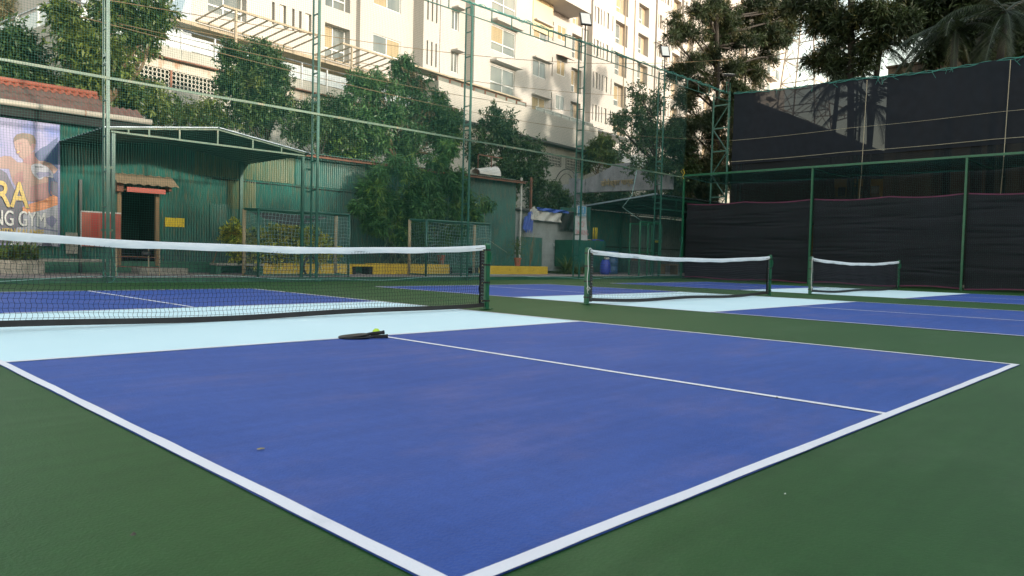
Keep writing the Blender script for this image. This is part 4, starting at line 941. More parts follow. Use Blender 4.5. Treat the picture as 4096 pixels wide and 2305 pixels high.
st = thing('cricket_stumps', 'three yellow cricket stumps standing on the green counter', 'stumps', (21.5, YK+.3, zt))
for k, xx in enumerate((292, 323, 348)):
    p = c_(xx, 845, YK+.3); q_ = c_(xx, 648, YK+.3); MB().tube([(p.x, YK+.3, zt), (p.x, YK+.3, q_.z-.05), (p.x, YK+.3, q_.z)], [.026, .026, .02], 8).build('stump', 'yellowpaint', st, True)
rr = random.Random(8)
for k, (mt, lab) in enumerate((('tan', 'tan stick lying on the counter under the no smoking board'), ('blueplastic', 'blue rod lying along the counter edge'), ('wood', 'dark brown stick on the counter before the stumps'), ('tarpblue', 'bright blue rolled cloth on the counter by the stumps'))):
    x = p0.x+.7+k*.28; tag(MB().tube([(x, YK+.15, zt+.02), (x+.4, YK+.2, zt+.05), (x+.8, YK+.12, zt+.025)], .02 if k < 3 else .035, 6).build('stick' if k != 3 else 'rolled_cloth', mt, None, True), lab, 'stick' if k != 3 else 'cloth')
p = c_(615, 1390, 12.6); mb = MB(); mb.lathe((p.x, 12.7, .10), [(.26, 0), (.29, .05), (.29, .35), (.27, .36), (.29, .38), (.29, .70), (.27, .72), (.29, .74), (.29, 1.02), (.25, 1.05)], 20)
tag(mb.build('drum', 'blueplastic', None, True), 'large blue plastic drum right of the green counter', 'drum')
p = c_(500, 1395, 12.3); mb = MB(); mb.lathe((p.x, 12.35, .10), [(.20, 0), (.25, .1), (.24, .35), (.21, .55), (.16, .62), (.17, .66)], 14)
bg_ = mb.build('bag', 'bluebag', None, True); tag(bg_, 'bright blue waste bag in front of the blue drum', 'bag')
rub = thing('rubbish', 'pale crumpled rubbish heaped on top of the blue bag', 'rubbish', (p.x, 12.35, .75)); rr = random.Random(5)
for i in range(5): MB().lathe((p.x+rr.uniform(-.12, .12), 12.35+rr.uniform(-.1, .1), .74+rr.uniform(0, .06)), [(.02, 0), (.06, .03), (.05, .08), (.02, .1)], 7).build('crumpled_paper', rr.choice(('tarpwhite', 'pipe')), rub)
# cricket cage gate frames
def gate(label, x0, x1, y, z1, mt='postgreen', net=True):
    t = thing('gate_frame', label, 'gate', (x0, y, .1), 'green metal gate frames')
    for x in (x0, x1): MB().tube([(x, y, .09), (x, y, z1)], .04, 8).build('upright', mt, t)
    MB().tube([(x0, y, z1), (x1, y, z1)], .035, 8).build('top_bar', mt, t); MB().tube([(x0, y, 1.12), (x1, y, 1.12)], .025, 6).build('cross_bar', mt, t)
    mb = MB(); rr = random.Random(int(x0*10))
    for x in (x0, x1):
        pts = []; z = .15
        while z < z1: pts.append((x+.05*math.cos(z*23), y-.045*abs(math.sin(z*23))-.01, z)); z += .035
        mb.tube(pts, .006, 4)
    mb.build('lashing_cord', 'ropegreen', t)
    if net:
        def s(U, V): return np.stack([U, y+.03+.02*np.sin(U*5+V*3), V], -1)
        grid_net('netting', s, np.arange(x0, x1, .07), np.arange(.15, z1, .07), .002, 'netgreen', t, (0, 1, 0), 20, 40)
    return t
def gx(px, Y): return PY(px, 650, Y).x
gate('tall green gate frame wound with pale cord, behind the middle net', gx(1608, 10.5), gx(1657, 10.5), 10.5, PY(1610, 558, 10.5).z)
gate('lower green gate frame set behind the cord wound gate frame', gx(1583, 11.3), gx(1638, 11.3), 11.3, PY(1590, 563, 11.3).z)
gate('narrow green frame left of the corner post, near the ladder post', gx(1628, 10.9), gx(1660, 10.9), 10.9, PY(1640, 562, 10.9).z, net=False)
mb = MB(); a = PY(1663, 352, 9.75); mb.tube([PY(1584, 338, 9.75) if False else Vector((a.x-1.6, 9.8, 4.42)), Vector((a.x-1.75, 9.9, 3.4)), Vector((a.x-2.1, 10.1, 2.9)), Vector((gx(1610, 10.45), 10.45, 2.45))], .012, 5); tag(mb.build('cord', 'netpale', None, True), 'slack pale cord hanging from the middle rail to the gate frame', 'cord')
bn_ = thing('work_bench', 'small wooden bench stored inside the open shelter', 'bench', (27.6, 12.4, .1))
MB().box((27.0, 12.2, .55), (28.3, 12.7, .60)).build('top', 'wood', bn_)
for x in (27.05, 28.2): MB().box((x, 12.25, .10), (x+.07, 12.65, .55)).build('leg', 'wood', bn_)
tag(MB().box((26.9, 13.6, .75), (28.6, 14.1, 1.0)).build('crate', 'rust'), 'dull red crate against the back wall inside the open shelter', 'crate')
mb = MB(); mb.tube([(29.2, 12.6, .1), (29.2, 12.6, .95), (29.3, 12.6, 1.0), (29.7, 12.6, 1.0), (29.8, 12.6, .95), (29.8, 12.6, .1)], .025, 6); tag(mb.build('hoop_rail', 'black', None, True), 'black bent pipe rail inside the open shelter', 'rail')
hb_ = thing('wall_board', 'dark board with a yellow heading on the grey shelter wall', 'board', (30.6, 14.9, 1)); MB().box((30.2, 15.02, 1.1), (30.8, 15.06, 1.75)).build('board', 'black', hb_); MB().box((30.2, 15.01, 1.75), (30.8, 15.06, 1.87)).build('heading', 'yellowpaint', hb_)
# ventilator on the low roof
vt = thing('roof_ventilator', 'half round metal hood standing on the low dark roof', 'ventilator', (17.4, 14.4, 4.1))
mb = MB(); n = 12; L = 1.15
for i in range(n+1):
    t = math.pi*i/n; mb.v += [(16.55, 14.6+.28*math.cos(t), 4.13+.22*math.sin(t)), (16.55+L, 14.6+.34*math.cos(t), 4.13+.42*math.sin(t))]
mb.f = [(2*i, 2*i+1, 2*i+3, 2*i+2) for i in range(n)]; mb.build('hood', 'tarpwhite', vt, True)
MB().tube([(17.7, 14.6, 4.2), (17.75, 14.6, 4.2)], .3, 14).build('end_ring', 'black', vt)
for x in (16.6, 17.35): MB().box((x, 14.5, 4.1), (x+.03, 14.53, 4.95)).build('bracket', 'rust', vt)
MB().box((16.6, 14.5, 4.9), (18.0, 14.53, 4.94)).build('bracket', 'rust', vt)

# ================================================================== PODIUM AND TERRACE
PO = 4.0
def pbox(mb, s0, s1, o0, o1, z0, z1):
    p = BF(s0, z0, o0); return mb.obox(p, be*(s1-s0), bn*(o1-o0), (0, 0, z1-z0))
pod = thing('parking_podium', 'long stained podium wall with lattice panels below the apartment block', 'podium', tuple(BF(-30, 0, PO)))
mb = MB(); pbox(mb, -50, 24, -3.9, PO-.02, 0, 7.3); mb.build('lower_wall', 'oldwall', pod)
mb = MB(); pbox(mb, -50.15, -29.9, -3.9, PO+.16, 8.45, 8.90); mb.build('terrace_slab', 'oldwall', pod)
mb = MB(); pbox(mb, -50, -29.9, -3.85, PO+.0, 8.02, 8.40); mb.build('rusty_beam', 'rustband', pod)
mb = MB(); pbox(mb, -50.25, -33, PO+.0, PO+.28, 8.40, 8.449); mb.build('ledge', 'rust', pod)
mb = MB(); pbox(mb, -50.02, -49.6, -3.8, PO-.02, 7.3, 8.02); mb.build('corner_pier', 'rustband', pod)
mb = MB(); pbox(mb, -29.86, -11.4, -3.5, PO+.1, 8.86, 10.86); mb.build('white_wall', 'podwall', pod)
mb = MB(); pbox(mb, -30.1, -11.2, -3.5, PO+.55, 8.72, 8.855); mb.build('ledge', 'black', pod)
mb = MB(); pbox(mb, -29.9, 24, -3.6, PO-.01, 7.3, 8.72); mb.build('upper_wall', 'oldwall', pod)
mb = MB(); pbox(mb, -29.9, -12, -3.4, PO-.3, 10.86, 11.0); mb.build('terrace_roof', 'cream', pod)
# low strip windows over the white wall
for i in range(16):
    s = -29.8+i*1.12; mb = MB()
    if i == 8: continue
    for (a, b, c, d) in ((0, 1.08, 10.87, 10.91), (0, 1.08, 11.14, 11.19), (0, .04, 10.91, 11.14), (1.04, 1.08, 10.91, 11.14)): pbox(mb, s+a, s+b, PO-.10, PO-.04, c, d)
    fr = mb.build('strip_window', 'rust' if i < 8 else 'steel', pod); mb = MB(); pbox(mb, s+.04, s+1.04, PO-.08, PO-.07, 10.91, 11.14); mb.build('pane', 'glass', fr)
mb = MB(); pbox(mb, -32.4, -21.6, PO-.9, PO+.15, 11.20, 11.28); mb.build('parapet_cap', 'pergola', pod)
# lattice (jali) panels: rings of cast concrete, open between
def jali(s0, s1, z0, z1, off, cell, par, name='lattice_panel', side=None):
    mb = MB(); n = int((s1-s0)/cell); mz = max(1, round((z1-z0)/cell)); cz = (z1-z0)/mz
    for i in range(n):
        for j in range(mz):
            cs, c_z = s0+(i+.5)*cell, z0+(j+.5)*cz; pts = []
            for k in range(7):
                t = 2*math.pi*k/6; a, b = cell*.56*math.cos(t), cz*.56*math.sin(t)
                pts.append(BF(cs+a, c_z+b, off) if side is None else side(cs+a, c_z+b))
            mb.tube(pts, cell*.09, 3, False)
    return mb.build(name, 'jali', par)
for (a, b) in ((-49.5, -45.9), (-45.8, -42.3), (-42.2, -38.7), (-38.6, -35.0), (-34.9, -31.4)):
    jali(a, b, 7.32, 8.0, PO-.04, .17, pod)
    mb = MB(); pbox(mb, b, b+.09, PO-.12, PO+.01, 7.3, 8.02); mb.build('panel_post', 'rust', pod)
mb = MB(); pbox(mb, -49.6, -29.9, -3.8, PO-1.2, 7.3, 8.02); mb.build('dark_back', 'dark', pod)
for (a, b) in ((-28.0, -24.6), (-23.6, -20.6), (-19.2, -16.4), (-15.8, -12.2), (-11.5, -8.5)): 
    mb = MB(); pbox(mb, a, b, PO-.005, PO+.002, 7.35, 8.25); dk = mb.build('panel_recess', 'dark', pod)
    jali(a+.05, b-.05, 7.38, 8.22, PO+.03, .2, pod)
# left return of the podium
lq = lambda d, z: BF(-50.05, z, PO-d)
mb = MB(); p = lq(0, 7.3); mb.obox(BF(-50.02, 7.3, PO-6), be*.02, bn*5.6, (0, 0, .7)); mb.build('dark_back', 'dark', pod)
jali(.1, 5.2, 7.32, 8.0, 0, .17, pod, side=lambda a, z: lq(a, z))
mb = MB(); mb.obox(BF(-50.1, 8.02, PO-16), be*.3, bn*16, (0, 0, .88)); mb.build('side_beam', 'oldwall', pod)
mb = MB(); mb.obox(BF(-50.0, 0, PO-16), be*.2, bn*15.9, (0, 0, 8.0)); mb.build('side_wall', 'oldwall', pod)
# glass railing
rl = thing('terrace_railing', 'glass terrace railing with white posts and steel handrail', 'railing', tuple(BF(-40, 8.9, PO)))
mb = MB(); mb.tube([BF(-50, 9.70, PO+.1), BF(-30.6, 9.74, PO+.1)], .03, 6); mb.tube([BF(-50, 9.70, PO+.1), BF(-50.0, 9.72, PO-16)], .035, 6); mb.build('handrail', 'steel', rl)
s = -50
while s < -31:
    mb = MB(); pbox(mb, s-.025, s+.025, PO+.09, PO+.16, 8.55, 9.70); mb.build('post', 'wframe', rl)
    if s+1.55 < -30: mb = MB(); pbox(mb, s+.05, s+1.46, PO+.08, PO+.09, 8.95, 9.55); mb.build('glass_pane', 'railglass', rl)
    s += 1.5
for i in range(1, 9):
    mb = MB(); mb.obox(BF(-50.05, 8.6, PO-i*1.9), be*.06, bn*.16, (0, 0, 1.1)); mb.build('post', 'wframe', rl)
    mb = MB(); mb.obox(BF(-50.02, 8.95, PO-i*1.9+.2), be*.02, bn*1.6, (0, 0, .62)); mb.build('glass_pane', 'railglass', rl)
# far part of the terrace, with a small steel shelter and red band
tr_ = thing('terrace_shelter', 'small grey steel shelter on the terrace right of the white podium wall', 'shelter', tuple(BF(-9, 9, 2)))
for s in (-11.2, -8.5, -6.6, -4.6): mb = MB(); pbox(mb, s-.03, s+.03, 3.4, 3.46, 8.7, 10.9); mb.build('post', 'steel', tr_)
mb = MB(); pbox(mb, -11.6, -4.2, .6, 3.6, 10.9, 11.0); mb.build('roof', 'corrgrey', tr_)
for i in range(8): mb = MB(); pbox(mb, -13.2+i*.5, -13.15+i*.5, 1.0, 3.6, 11.1, 11.16); mb.build('rafter', 'steel', tr_)
mb = MB(); pbox(mb, -11.2, 2, PO, PO+.1, 8.2, 8.55); mb.build('red_band', 'ridge', pod)
mb = MB(); pbox(mb, -11.2, 2, PO+.02, PO+.06, 8.72, 9.6); mb.build('glass_band', 'railglass', pod)
# pergolas
def pergola(label, s0, s1, n, posts):
    t = thing('pergola', label, 'pergola', tuple(BF(s0, 8.9, 2)), 'steel pergolas over the terrace')
    zo, zi = 11.55, 11.60
    mb = MB(); pbox(mb, s0, s1, 3.1, 3.18, zo-.03, zo+.06); mb.build('outer_beam', 'pergola', t)
    mb = MB(); pbox(mb, s0, s1, .9, .98, zi-.35, zi-.27); mb.build('inner_beam', 'pergola', t)
    for i in range(n+1):
        s = s0+(s1-s0-.06)*i/n; mb = MB(); mb.obox(BF(s, zi-.33, .98), be*.05, BF(0, zo, 3.1)-BF(0, zi-.33, .98), (0, 0, .06)); mb.build('rafter', 'pergola', t)
    for s in posts: mb = MB(); pbox(mb, s, s+.09, 3.08, 3.17, 8.9, zo-.03); mb.build('post', 'pergola', t)
    return t
pergola('long rusty cream pergola over the left half of the terrace', -43.0, -37.6, 9, (-42.4, -37.7))
pergola('short rusty cream pergola nearer the big mango tree', -36.2, -31.0, 8, (-35.6, -31.1))
mb = MB(); pbox(mb, -44.0, -29.9, -3.9, .95, 11.02, 11.195); ct = mb.build('canopy_slab', 'pergola'); tag(ct, 'brown edged slab shading the terrace recess under the flats', 'canopy')

# ================================================================== APARTMENT BLOCK
ab = thing('apartment_block', 'huge cream apartment block with rows of recessed windows, filling the background', 'building', tuple(BF(-20, 0, 0)))
S0, S1, Z0, Z1 = -47.6, 40., 8.9, 44.
OP = []   # s0, s1, z0, z1, depth, type
def rows(base, k0, k1, dz=2.77): return [base+dz*k for k in range(k0, k1)]
for z in rows(13.55, 0, 2, 2.83): OP.append((-41.8, -39.7, z-1.35 if z < 14 else z-1.95, z, .45, 'win2')); OP.append((-34.75, -32.95, z-1.9, z, .5, 'win2'))
for z in rows(13.68, 0, 2, 2.83):
    for s in (-38.2, -36.95, -36.5): OP.append((s, s+.16, z-1.15, z, .3, 'slot'))
    for s in (-37.75, -36.1): OP.append((s, s+.42, z-1.15, z, .3, 'jslot'))
for z in rows(13.72, 0, 3): OP.append((-31.5, -29.25, z-1.08, z, .10, 'win'))
for z in rows(14.2, 0, 3):
    for s in (-27.5, -27.08, -26.68): OP.append((s, s+.14, z-1.5, z, .3, 'slot'))
    OP.append((-24.7, -24.0, z-1.25-.05, z, .12, 'wink')); OP.append((-20.85, -18.0, z-1.75, z, .12, 'win2l'))
for z in rows(13.0, 0, 5): OP.append((-15.7, -13.9, z-1.25, z, .10, 'win'))
for z in rows(13.95, 0, 5):
    for s in (-12.75, -12.3): OP.append((s, s+.14, z-1.5, z, .3, 'slot'))
    OP.append((-11.6, -10.3, z-1.2, z, .08, 'win'))
for z in rows(13.8, 0, 6): OP.append((-9.35, -7.75, z-1.95, z, .45, 'win2r'))
for z in rows(14.05, 0, 7):
    for s in (-6.3, -5.25, -4.75, -3.2): OP.append((s, s+.14, z-1.35, z, .3, 'slot'))
    for s in (-5.95, -4.25): OP.append((s, s+.42, z-1.35, z, .3, 'jslot'))
    for s in (6.25, 7.2, 7.65, 9.1): OP.append((s, s+.14, z-1.35, z, .3, 'slot'))
    for s in (6.6, 8.2): OP.append((s, s+.42, z-1.35, z, .3, 'jslot'))
for z in rows(13.87, 0, 8):
    OP.append((-2.6, -.3, z-2.0, z, .5, 'win2r')); OP.append((1.85, 4.0, z-1.85, z, .5, 'win2r')); OP.append((9.7, 11.6, z-1.95, z, .5, 'win2r'))
    OP.append((13.5, 15.2, z-1.85, z, .5, 'win2r')); OP.append((18.5, 20.6, z-2., z, .5, 'win2r')); OP.append((23.4, 25.4, z-2., z, .5, 'win2r')); OP.append((29., 31., z-2., z, .5, 'win2r')); OP.append((34., 36., z-2., z, .5, 'win2r'))
BAYS = [(-47.6, -42.7, .12, 'mural'), (-32.5, -28.9, .35, 0), (-27.8, -26.3, .9, 0), (-25.8, -23.9, .5, 0), (-22.7, -13.4, .8, 0), (-13.0, -7.2, .25, 0), (-6.6, 5.4, .55, 0), (6.0, 11.7, .45, 0), (12.4, 22, .4, 0), (22.6, 40, .5, 0)]
def bay_off(s):
    for a, b, d, _ in BAYS:
        if a <= s <= b: return d
    return 0.
ssx = sorted(set([S0, S1]+[q for o in OP for q in o[:2]]+[q for b in BAYS for q in b[:2]])); zsx = sorted(set([Z0, Z1]+[q for o in OP for q in o[2:4]]))
mb = MB(); mm_ = MB()
for i in range(len(ssx)-1):
    a, b = ssx[i], ssx[i+1]; cs = (a+b)/2; d = bay_off(cs); run = None; zrun = []
    for j in range(len(zsx)-1):
        cz = (zsx[j]+zsx[j+1])/2
        solid = not any(o[0] < cs < o[1] and o[2] < cz < o[3] for o in OP)
        if solid:
            if zrun and abs(zrun[-1][1]-zsx[j]) < 1e-6: zrun[-1][1] = zsx[j+1]
            else: zrun.append([zsx[j], zsx[j+1]])
    tgt = mm_ if cs < -42.7 else mb
    if -42.75 < cs < -29.9: zrun = [[max(11.2, z0), z1] for z0, z1 in zrun if z1 > 11.2]
    for z0, z1 in zrun: tgt.poly([BF(a, z0, d), BF(b, z0, d), BF(b, z1, d), BF(a, z1, d)])
    if i:
        d0 = bay_off((ssx[i-1]+a)/2)
        if abs(d0-d) > 1e-6: mb.poly([BF(a, Z0, d0), BF(a, Z0, d), BF(a, Z1, d), BF(a, Z1, d0)])
for (a, b, z0, z1, dep, ty) in OP:
    d = bay_off((a+b)/2); e_ = d-dep
    for q in ([(a, z0, d), (a, z1, d), (a, z1, e_), (a, z0, e_)], [(b, z0, e_), (b, z1, e_), (b, z1, d), (b, z0, d)], [(a, z1, d), (b, z1, d), (b, z1, e_), (a, z1, e_)], [(a, z0, e_), (b, z0, e_), (b, z0, d), (a, z0, d)]):
        mb.poly([BF(*t) for t in q])
mb.build('wall', 'cream', ab); mm_.build('mural_wall', 'mural', ab)
mb = MB(); pbox(mb, S0, S1, -14, -1.0, 11.2, Z1); mb.build('core', 'cream', ab)
mb = MB(); pbox(mb, S0, -42.8, -14, -1.0, Z0, 11.2); pbox(mb, -29.9, S1, -14, -1.0, Z0, 11.2); pbox(mb, -42.8, -29.9, -14, -4.0, Z0, 11.2); mb.build('ground_storey', 'cream2', ab)
# triangle shapes of the mural
for pts in ([(655, 30), (705, 0), (742, 0), (718, 78)], [(540, 60), (640, 20), (620, 110)], [(655, 120), (680, 50), (690, 120)]):
    P = [PF(x/1.5901, y/1.5901, .14) for x, y in pts]; MB().poly([BF(s, z, .128) for s, z in P]).build('mural_shape', 'muralblue', ab)
nw = 0
def add_window(a, b, z0, z1, off, ty):
    fr = MB(); pn = MB(); cu2 = MB(); t = .05
    def fb(x0, x1, y0, y1, o0=.0, o1=.05): pbox(fr, x0, x1, off+o0, off+o1, y0, y1)
    fb(a, b, z0, z0+t); fb(a, b, z1-t, z1); fb(a, a+t, z0+t, z1-t); fb(b-t, b, z0+t, z1-t); mid = (a+b)/2; fb(mid-.03, mid+.03, z0+t, z1-t)
    if ty.startswith('win2'): zz = z0+(z1-z0)*.34; fb(a+t, b-t, zz-.04, zz+.04, 0, .07)
    f_ = fr.build('window', 'wframe', ab)
    pbox(pn, a+t, b-t, off+.005, off+.02, z0+t, z1-t); pn.build('pane', rw.choice(('glass', 'glass', 'curtain', 'glassdark')) if ty != 'wink' else 'glassdark', f_)
    if rw.random() < .6 and ty != 'wink':
        q = rw.choice(((a+t, mid-.03), (mid+.03, b-t))); zl = z0+t if not ty.startswith('win2') else z0+(z1-z0)*.34+.04
        pbox(cu2, q[0], q[1], off+.022, off+.03, zl, z1-t); cu2.build('curtain', 'curtain', f_)
rw = random.Random(11)
for (a, b, z0, z1, dep, ty) in OP:
    d = bay_off((a+b)/2); e_ = d-dep
    vis = not (z0 > 34)
    if ty == 'slot':
        continue
    if ty == 'jslot':
        if -40 < a < 0: mb = MB(); pbox(mb, a+.09, b-.09, e_+.14, e_+.2, z0, z1); mb.build('slot_lattice', 'jali', ab)
        continue
    if nw >= 96 or z1 > 31 or (a > 12 and z1 < 15): continue
    nw += 1
    if ty == 'win2r': add_window(a+.02, a+(b-a)*.68, z0+.02, z1-.05, e_+.004, ty)
    else: add_window(a+.01, b-.01, z0+.01, z1-.01, e_+.004, ty)
mb = MB()
for (a, b, z0, z1, dep, ty) in OP:
    d = bay_off((a+b)/2)
    if ty in ('slot', 'jslot', 'win2r', 'win', 'win2', 'win2l', 'wink'): pass
mb = MB()
for (a, b, z0, z1, dep, ty) in OP: 
    d = bay_off((a+b)/2); e_ = d-dep; mb.poly([BF(a, z0, e_), BF(b, z0, e_), BF(b, z1, e_), BF(a, z1, e_)])
mb.build('recess_back', 'pergola', ab)
# projecting ledges over windows
for z in rows(14.2, 0, 3):
    mb = MB(); pbox(mb, -24.75, -23.9, .5, 1.1, z+.03, z+.13); mb.build('ledge', 'cream', ab)
    mb = MB(); pbox(mb, -20.95, -17.8, .8, 1.4, z+.18, z+.32); mb.build('ledge', 'cream', ab)
for z in rows(13.0, 0, 5):
    mb = MB(); pbox(mb, -15.8, -13.4, .8, 1.15, z+.03, z+.13); mb.build('ledge', 'cream', ab)
mb = MB(); mb.obox(BF(-11.7, 17.05, .25), be*1.7, bn*.7-Vector((0, 0, .25)), (0, 0, .03)); mb.build('small_awning', 'rust', ab)
# overhanging balcony slab near the top
pb0 = (-16.8, 20.75)
mb = MB(); pbox(mb, -15.9, -9.9, .25, 2.3, 20.35, 20.5); pbox(mb, -15.9, -9.9, 2.18, 2.3, 20.5, 22.6); pbox(mb, -10.02, -9.9, .25, 2.18, 20.5, 22.6); mb.build('balcony', 'cream', ab)
mb = MB(); pbox(mb, -15.9, -13.2, .81, .86, 17.9, 20.35); mb.build('warm_panel', 'cream2', ab)
mb = MB(); 
for s_, z_, o_ in ((-13.05, 30, .3), (-.9, 30, .6), (1.0, 34, .6), (-31.8, 20, .05)): MB().tube([BF(s_, 11.3, o_), BF(s_, z_, o_)], .045, 5).build('drain_pipe', 'pergola', ab)
# white tower further right, mostly hidden by the trees
tw = thing('far_tower', 'pale tall apartment tower behind the dark trees', 'building', tuple(BF(44, 0, -4)))
mb = MB(); pbox(mb, 41, 60, -18, -3, 0, 44); mb.build('wall', 'tower', tw)
for k in range(11):
    z = 6+k*2.9
    for s in (42, 46, 50.5, 55):
        mb = MB(); pbox(mb, s, s+1.6, -2.998, -2.9, z, z+1.3); mb.build('window', 'glassdark', tw)
        if s < 52: mb = MB(); pbox(mb, s-.4, s+2.6, -2.99, -2.0, z-1.0, z-.85); mb.build('balcony_slab', 'cream', tw)
# power lines strung before the flats
for i, (y0, y1, Y) in enumerate((((-12, 150, 15)), (60, 262, 16), (20, 178, 17), (42, 255, 15.5))):
    a = PY(200 if i != 1 else 300, y0, Y); b = PY(1840, y1+55*i*.6, Y); pts = [a.lerp(b, t/24)-Vector((0, 0, math.sin(math.pi*t/24)*.9)) for t in range(25)]
    tag(MB().tube(pts, .011, 4).build('cable', 'wood'), ('topmost thin cable sagging across the cream flats', 'lower cable running past the tree tops to the dark trees', 'second thin cable crossing the cream flats', 'lowest thin cable crossing the cream flats')[i], 'cable')

# ================================================================== TREES AND PLANTS
def BL(L, Y=None, X=None, dep=1.): return [blob(p[0], p[1], p[2], Y, X=X, dep=dep, ry=(p[3] if len(p) > 3 else None)) for p in L]
def gb(px, Y=None, X=None, z=0.):
    p = PX(px, 600, X) if X is not None else PY(px, 600, Y); return Vector((p.x, p.y, z))
def pt(px, py, Y=None, X=None): return PX(px, py, X) if X is not None else PY(px, py, Y)
b = BL([(175,35,42),(225,85,48),(285,25,55),(350,35,52),(398,62,30),(200,140,52),(262,165,50),(320,95,38),(240,215,45),(305,215,48),(350,235,38),(190,205,40),(415,25,18),(385,215,18),(375,120,12)], 17.2)
tree('broadleaf_tree', 'large leafy tree at upper left with brown forked limbs behind the leftmost fence post', 'tree', gb(262, 17.2), pt(262, 170, 17.2), b,
     [dict(ntw=2300, per=7, ll=.19, lw=.065, mat_='leafA', droop=.45, twig=.35), dict(ntw=500, per=6, ll=.17, lw=.06, mat_='leafB', droop=.3, twig=.3)], r=.2)
b = BL([(28,95,45),(70,140,38),(20,165,48),(60,205,45),(110,220,30),(10,225,40),(95,190,20)], 19.)
tree('leafy_tree', 'dark leafy tree cut by the left edge, above the red tiled roof', 'tree', gb(20, 19), pt(20, 220, 19), b, [dict(ntw=1500, per=8, ll=.16, lw=.055, mat_='leafB', droop=.4)], r=.15)
b = BL([(55,25,45,22),(10,30,38,18),(115,45,38,20),(85,60,30,18),(140,35,22,12),(95,10,40,15)], 34.)
tree('feathery_tree', 'pale yellowish feathery tree against the sky at top left', 'tree', gb(108, 34), pt(108, 90, 34), b, [dict(ntw=1500, per=8, ll=.28, lw=.035, mat_='fern', droop=.1, twig=.6, shell=.2)], r=.12, bark='pergola')
b = BL([(170,250,40),(235,265,40),(300,262,38),(350,255,38),(405,272,36),(455,288,30),(500,300,24),(535,290,26),(130,235,40),(565,305,20)], 18.5)
tree('garden_shrub', 'long mass of mixed yellowish shrubs rising behind the red roof and canopy', 'shrub', gb(330, 18.5), pt(330, 330, 18.5), b,
     [dict(ntw=1500, per=9, ll=.13, lw=.05, mat_='leafA', droop=.25), dict(ntw=900, per=9, ll=.12, lw=.045, mat_='leafB', droop=.2)], r=.08, extra=2)
b = BL([(588,148,30),(615,170,30),(660,140,22),(700,165,24),(640,195,42),(600,225,40),(690,225,38),(650,262,46),(605,285,34),(700,285,30),(655,315,30),(575,195,18),(712,200,16)], 18.)
tree('bushy_tree', 'upright bushy tree between the first two fence posts, above the canopy', 'tree', gb(668, 18), pt(668, 320, 18), b, [dict(ntw=2100, per=9, ll=.14, lw=.06, mat_='leafB', droop=.1, updir=.6), dict(ntw=450, per=7, ll=.13, lw=.055, mat_='leafA', droop=.1, updir=.6)], r=.09, bark='barkdark')
b = BL([(742,310,30),(785,285,32),(800,330,42),(835,275,34),(855,315,34),(760,355,30),(840,360,38),(890,385,34),(725,335,16)], 16.8)
tree('small_tree', 'small dense tree just right of the second fence post', 'tree', gb(800, 16.8), pt(800, 370, 16.8), b, [dict(ntw=1500, per=9, ll=.14, lw=.045, mat_='leafB', droop=.35), dict(ntw=260, per=8, ll=.14, lw=.045, mat_='leafLime', droop=.3, sub=b[-3:-1])], r=.07, bark='barkdark')
b = BL([(893,205,26),(935,225,44),(985,205,38),(1010,170,26),(1040,215,36),(890,270,48),(960,275,60),(1050,275,52),(1100,265,34),(1125,310,34),(1145,290,18),(925,345,55),(1010,345,60),(1090,345,52),(870,330,34),(1000,395,55),(1100,395,45),(915,395,40),(1140,345,26)], 16.6)
tree('mango_tree', 'big dark mango tree with bronze young leaves, in front of the terrace', 'tree', gb(1010, 16.6), pt(1010, 380, 16.6), b,
     [dict(ntw=4300, per=8, ll=.19, lw=.045, mat_='leafC', droop=.75, twig=.25), dict(ntw=240, per=9, ll=.2, lw=.045, mat_='leafNew', droop=1.5, twig=.2, sub=[b[3], b[4], b[10], b[10], b[7]]), dict(ntw=240, per=9, ll=.19, lw=.045, mat_='leafLime', droop=1.2, twig=.2, sub=[b[8], b[9], b[18]], shell=.9)], r=.16)
b = BL([(1248,285,24),(1240,315,32),(1275,330,32),(1215,365,34),(1265,375,42),(1310,385,42),(1350,375,20),(1235,415,42),(1300,430,46),(1355,415,20),(1345,450,24),(1270,455,40),(1200,400,18)], 17.6)
tree('young_tree', 'pointed dark green tree in front of the white podium wall', 'tree', gb(1290, 17.6), pt(1290, 440, 17.6), b, [dict(ntw=2300, per=9, ll=.15, lw=.065, mat_='leafB', droop=.25)], r=.09, bark='barkdark')
b = BL([(1512,372,24),(1490,398,24),(1535,395,20),(1475,418,16),(1545,420,16)], X=40)
tree('bright_tree', 'bright green small tree rising behind the gateway gable', 'tree', gb(1505, X=40), pt(1505, 420, X=40), b, [dict(ntw=700, per=9, ll=.26, lw=.10, mat_='leafLime' if False else 'leafA', droop=.3)], r=.1)
b = BL([(1370,495,30),(1400,520,32),(1345,520,24),(1330,480,18),(1390,470,16)], 18.5)
tree('hedge_tree', 'dark shrubbery behind the grey hut', 'shrub', gb(1390, 18.5), pt(1390, 530, 18.5), b, [dict(ntw=1100, per=9, ll=.14, lw=.05, mat_='leafB', droop=.3)], r=.06)
b = BL([(1480,500,30),(1530,495,30),(1580,492,30),(1630,488,30),(1690,480,36),(1740,470,40),(1780,470,40)], X=39)
tree('hedge_tree', 'dark hedge seen under the gateway beam', 'shrub', gb(1600, X=39), pt(1600, 520, X=39), b, [dict(ntw=1800, per=9, ll=.22, lw=.08, mat_='leafB', droop=.3)], r=.08)
b = BL([(1600,225,16),(1612,255,20),(1590,285,26),(1640,275,32),(1560,320,28),(1610,335,42),(1665,330,42),(1570,375,22),(1640,395,46),(1700,385,48),(1600,405,26),(1545,300,12),(1690,430,40),(1740,420,40),(1660,235,20)], 16.6)
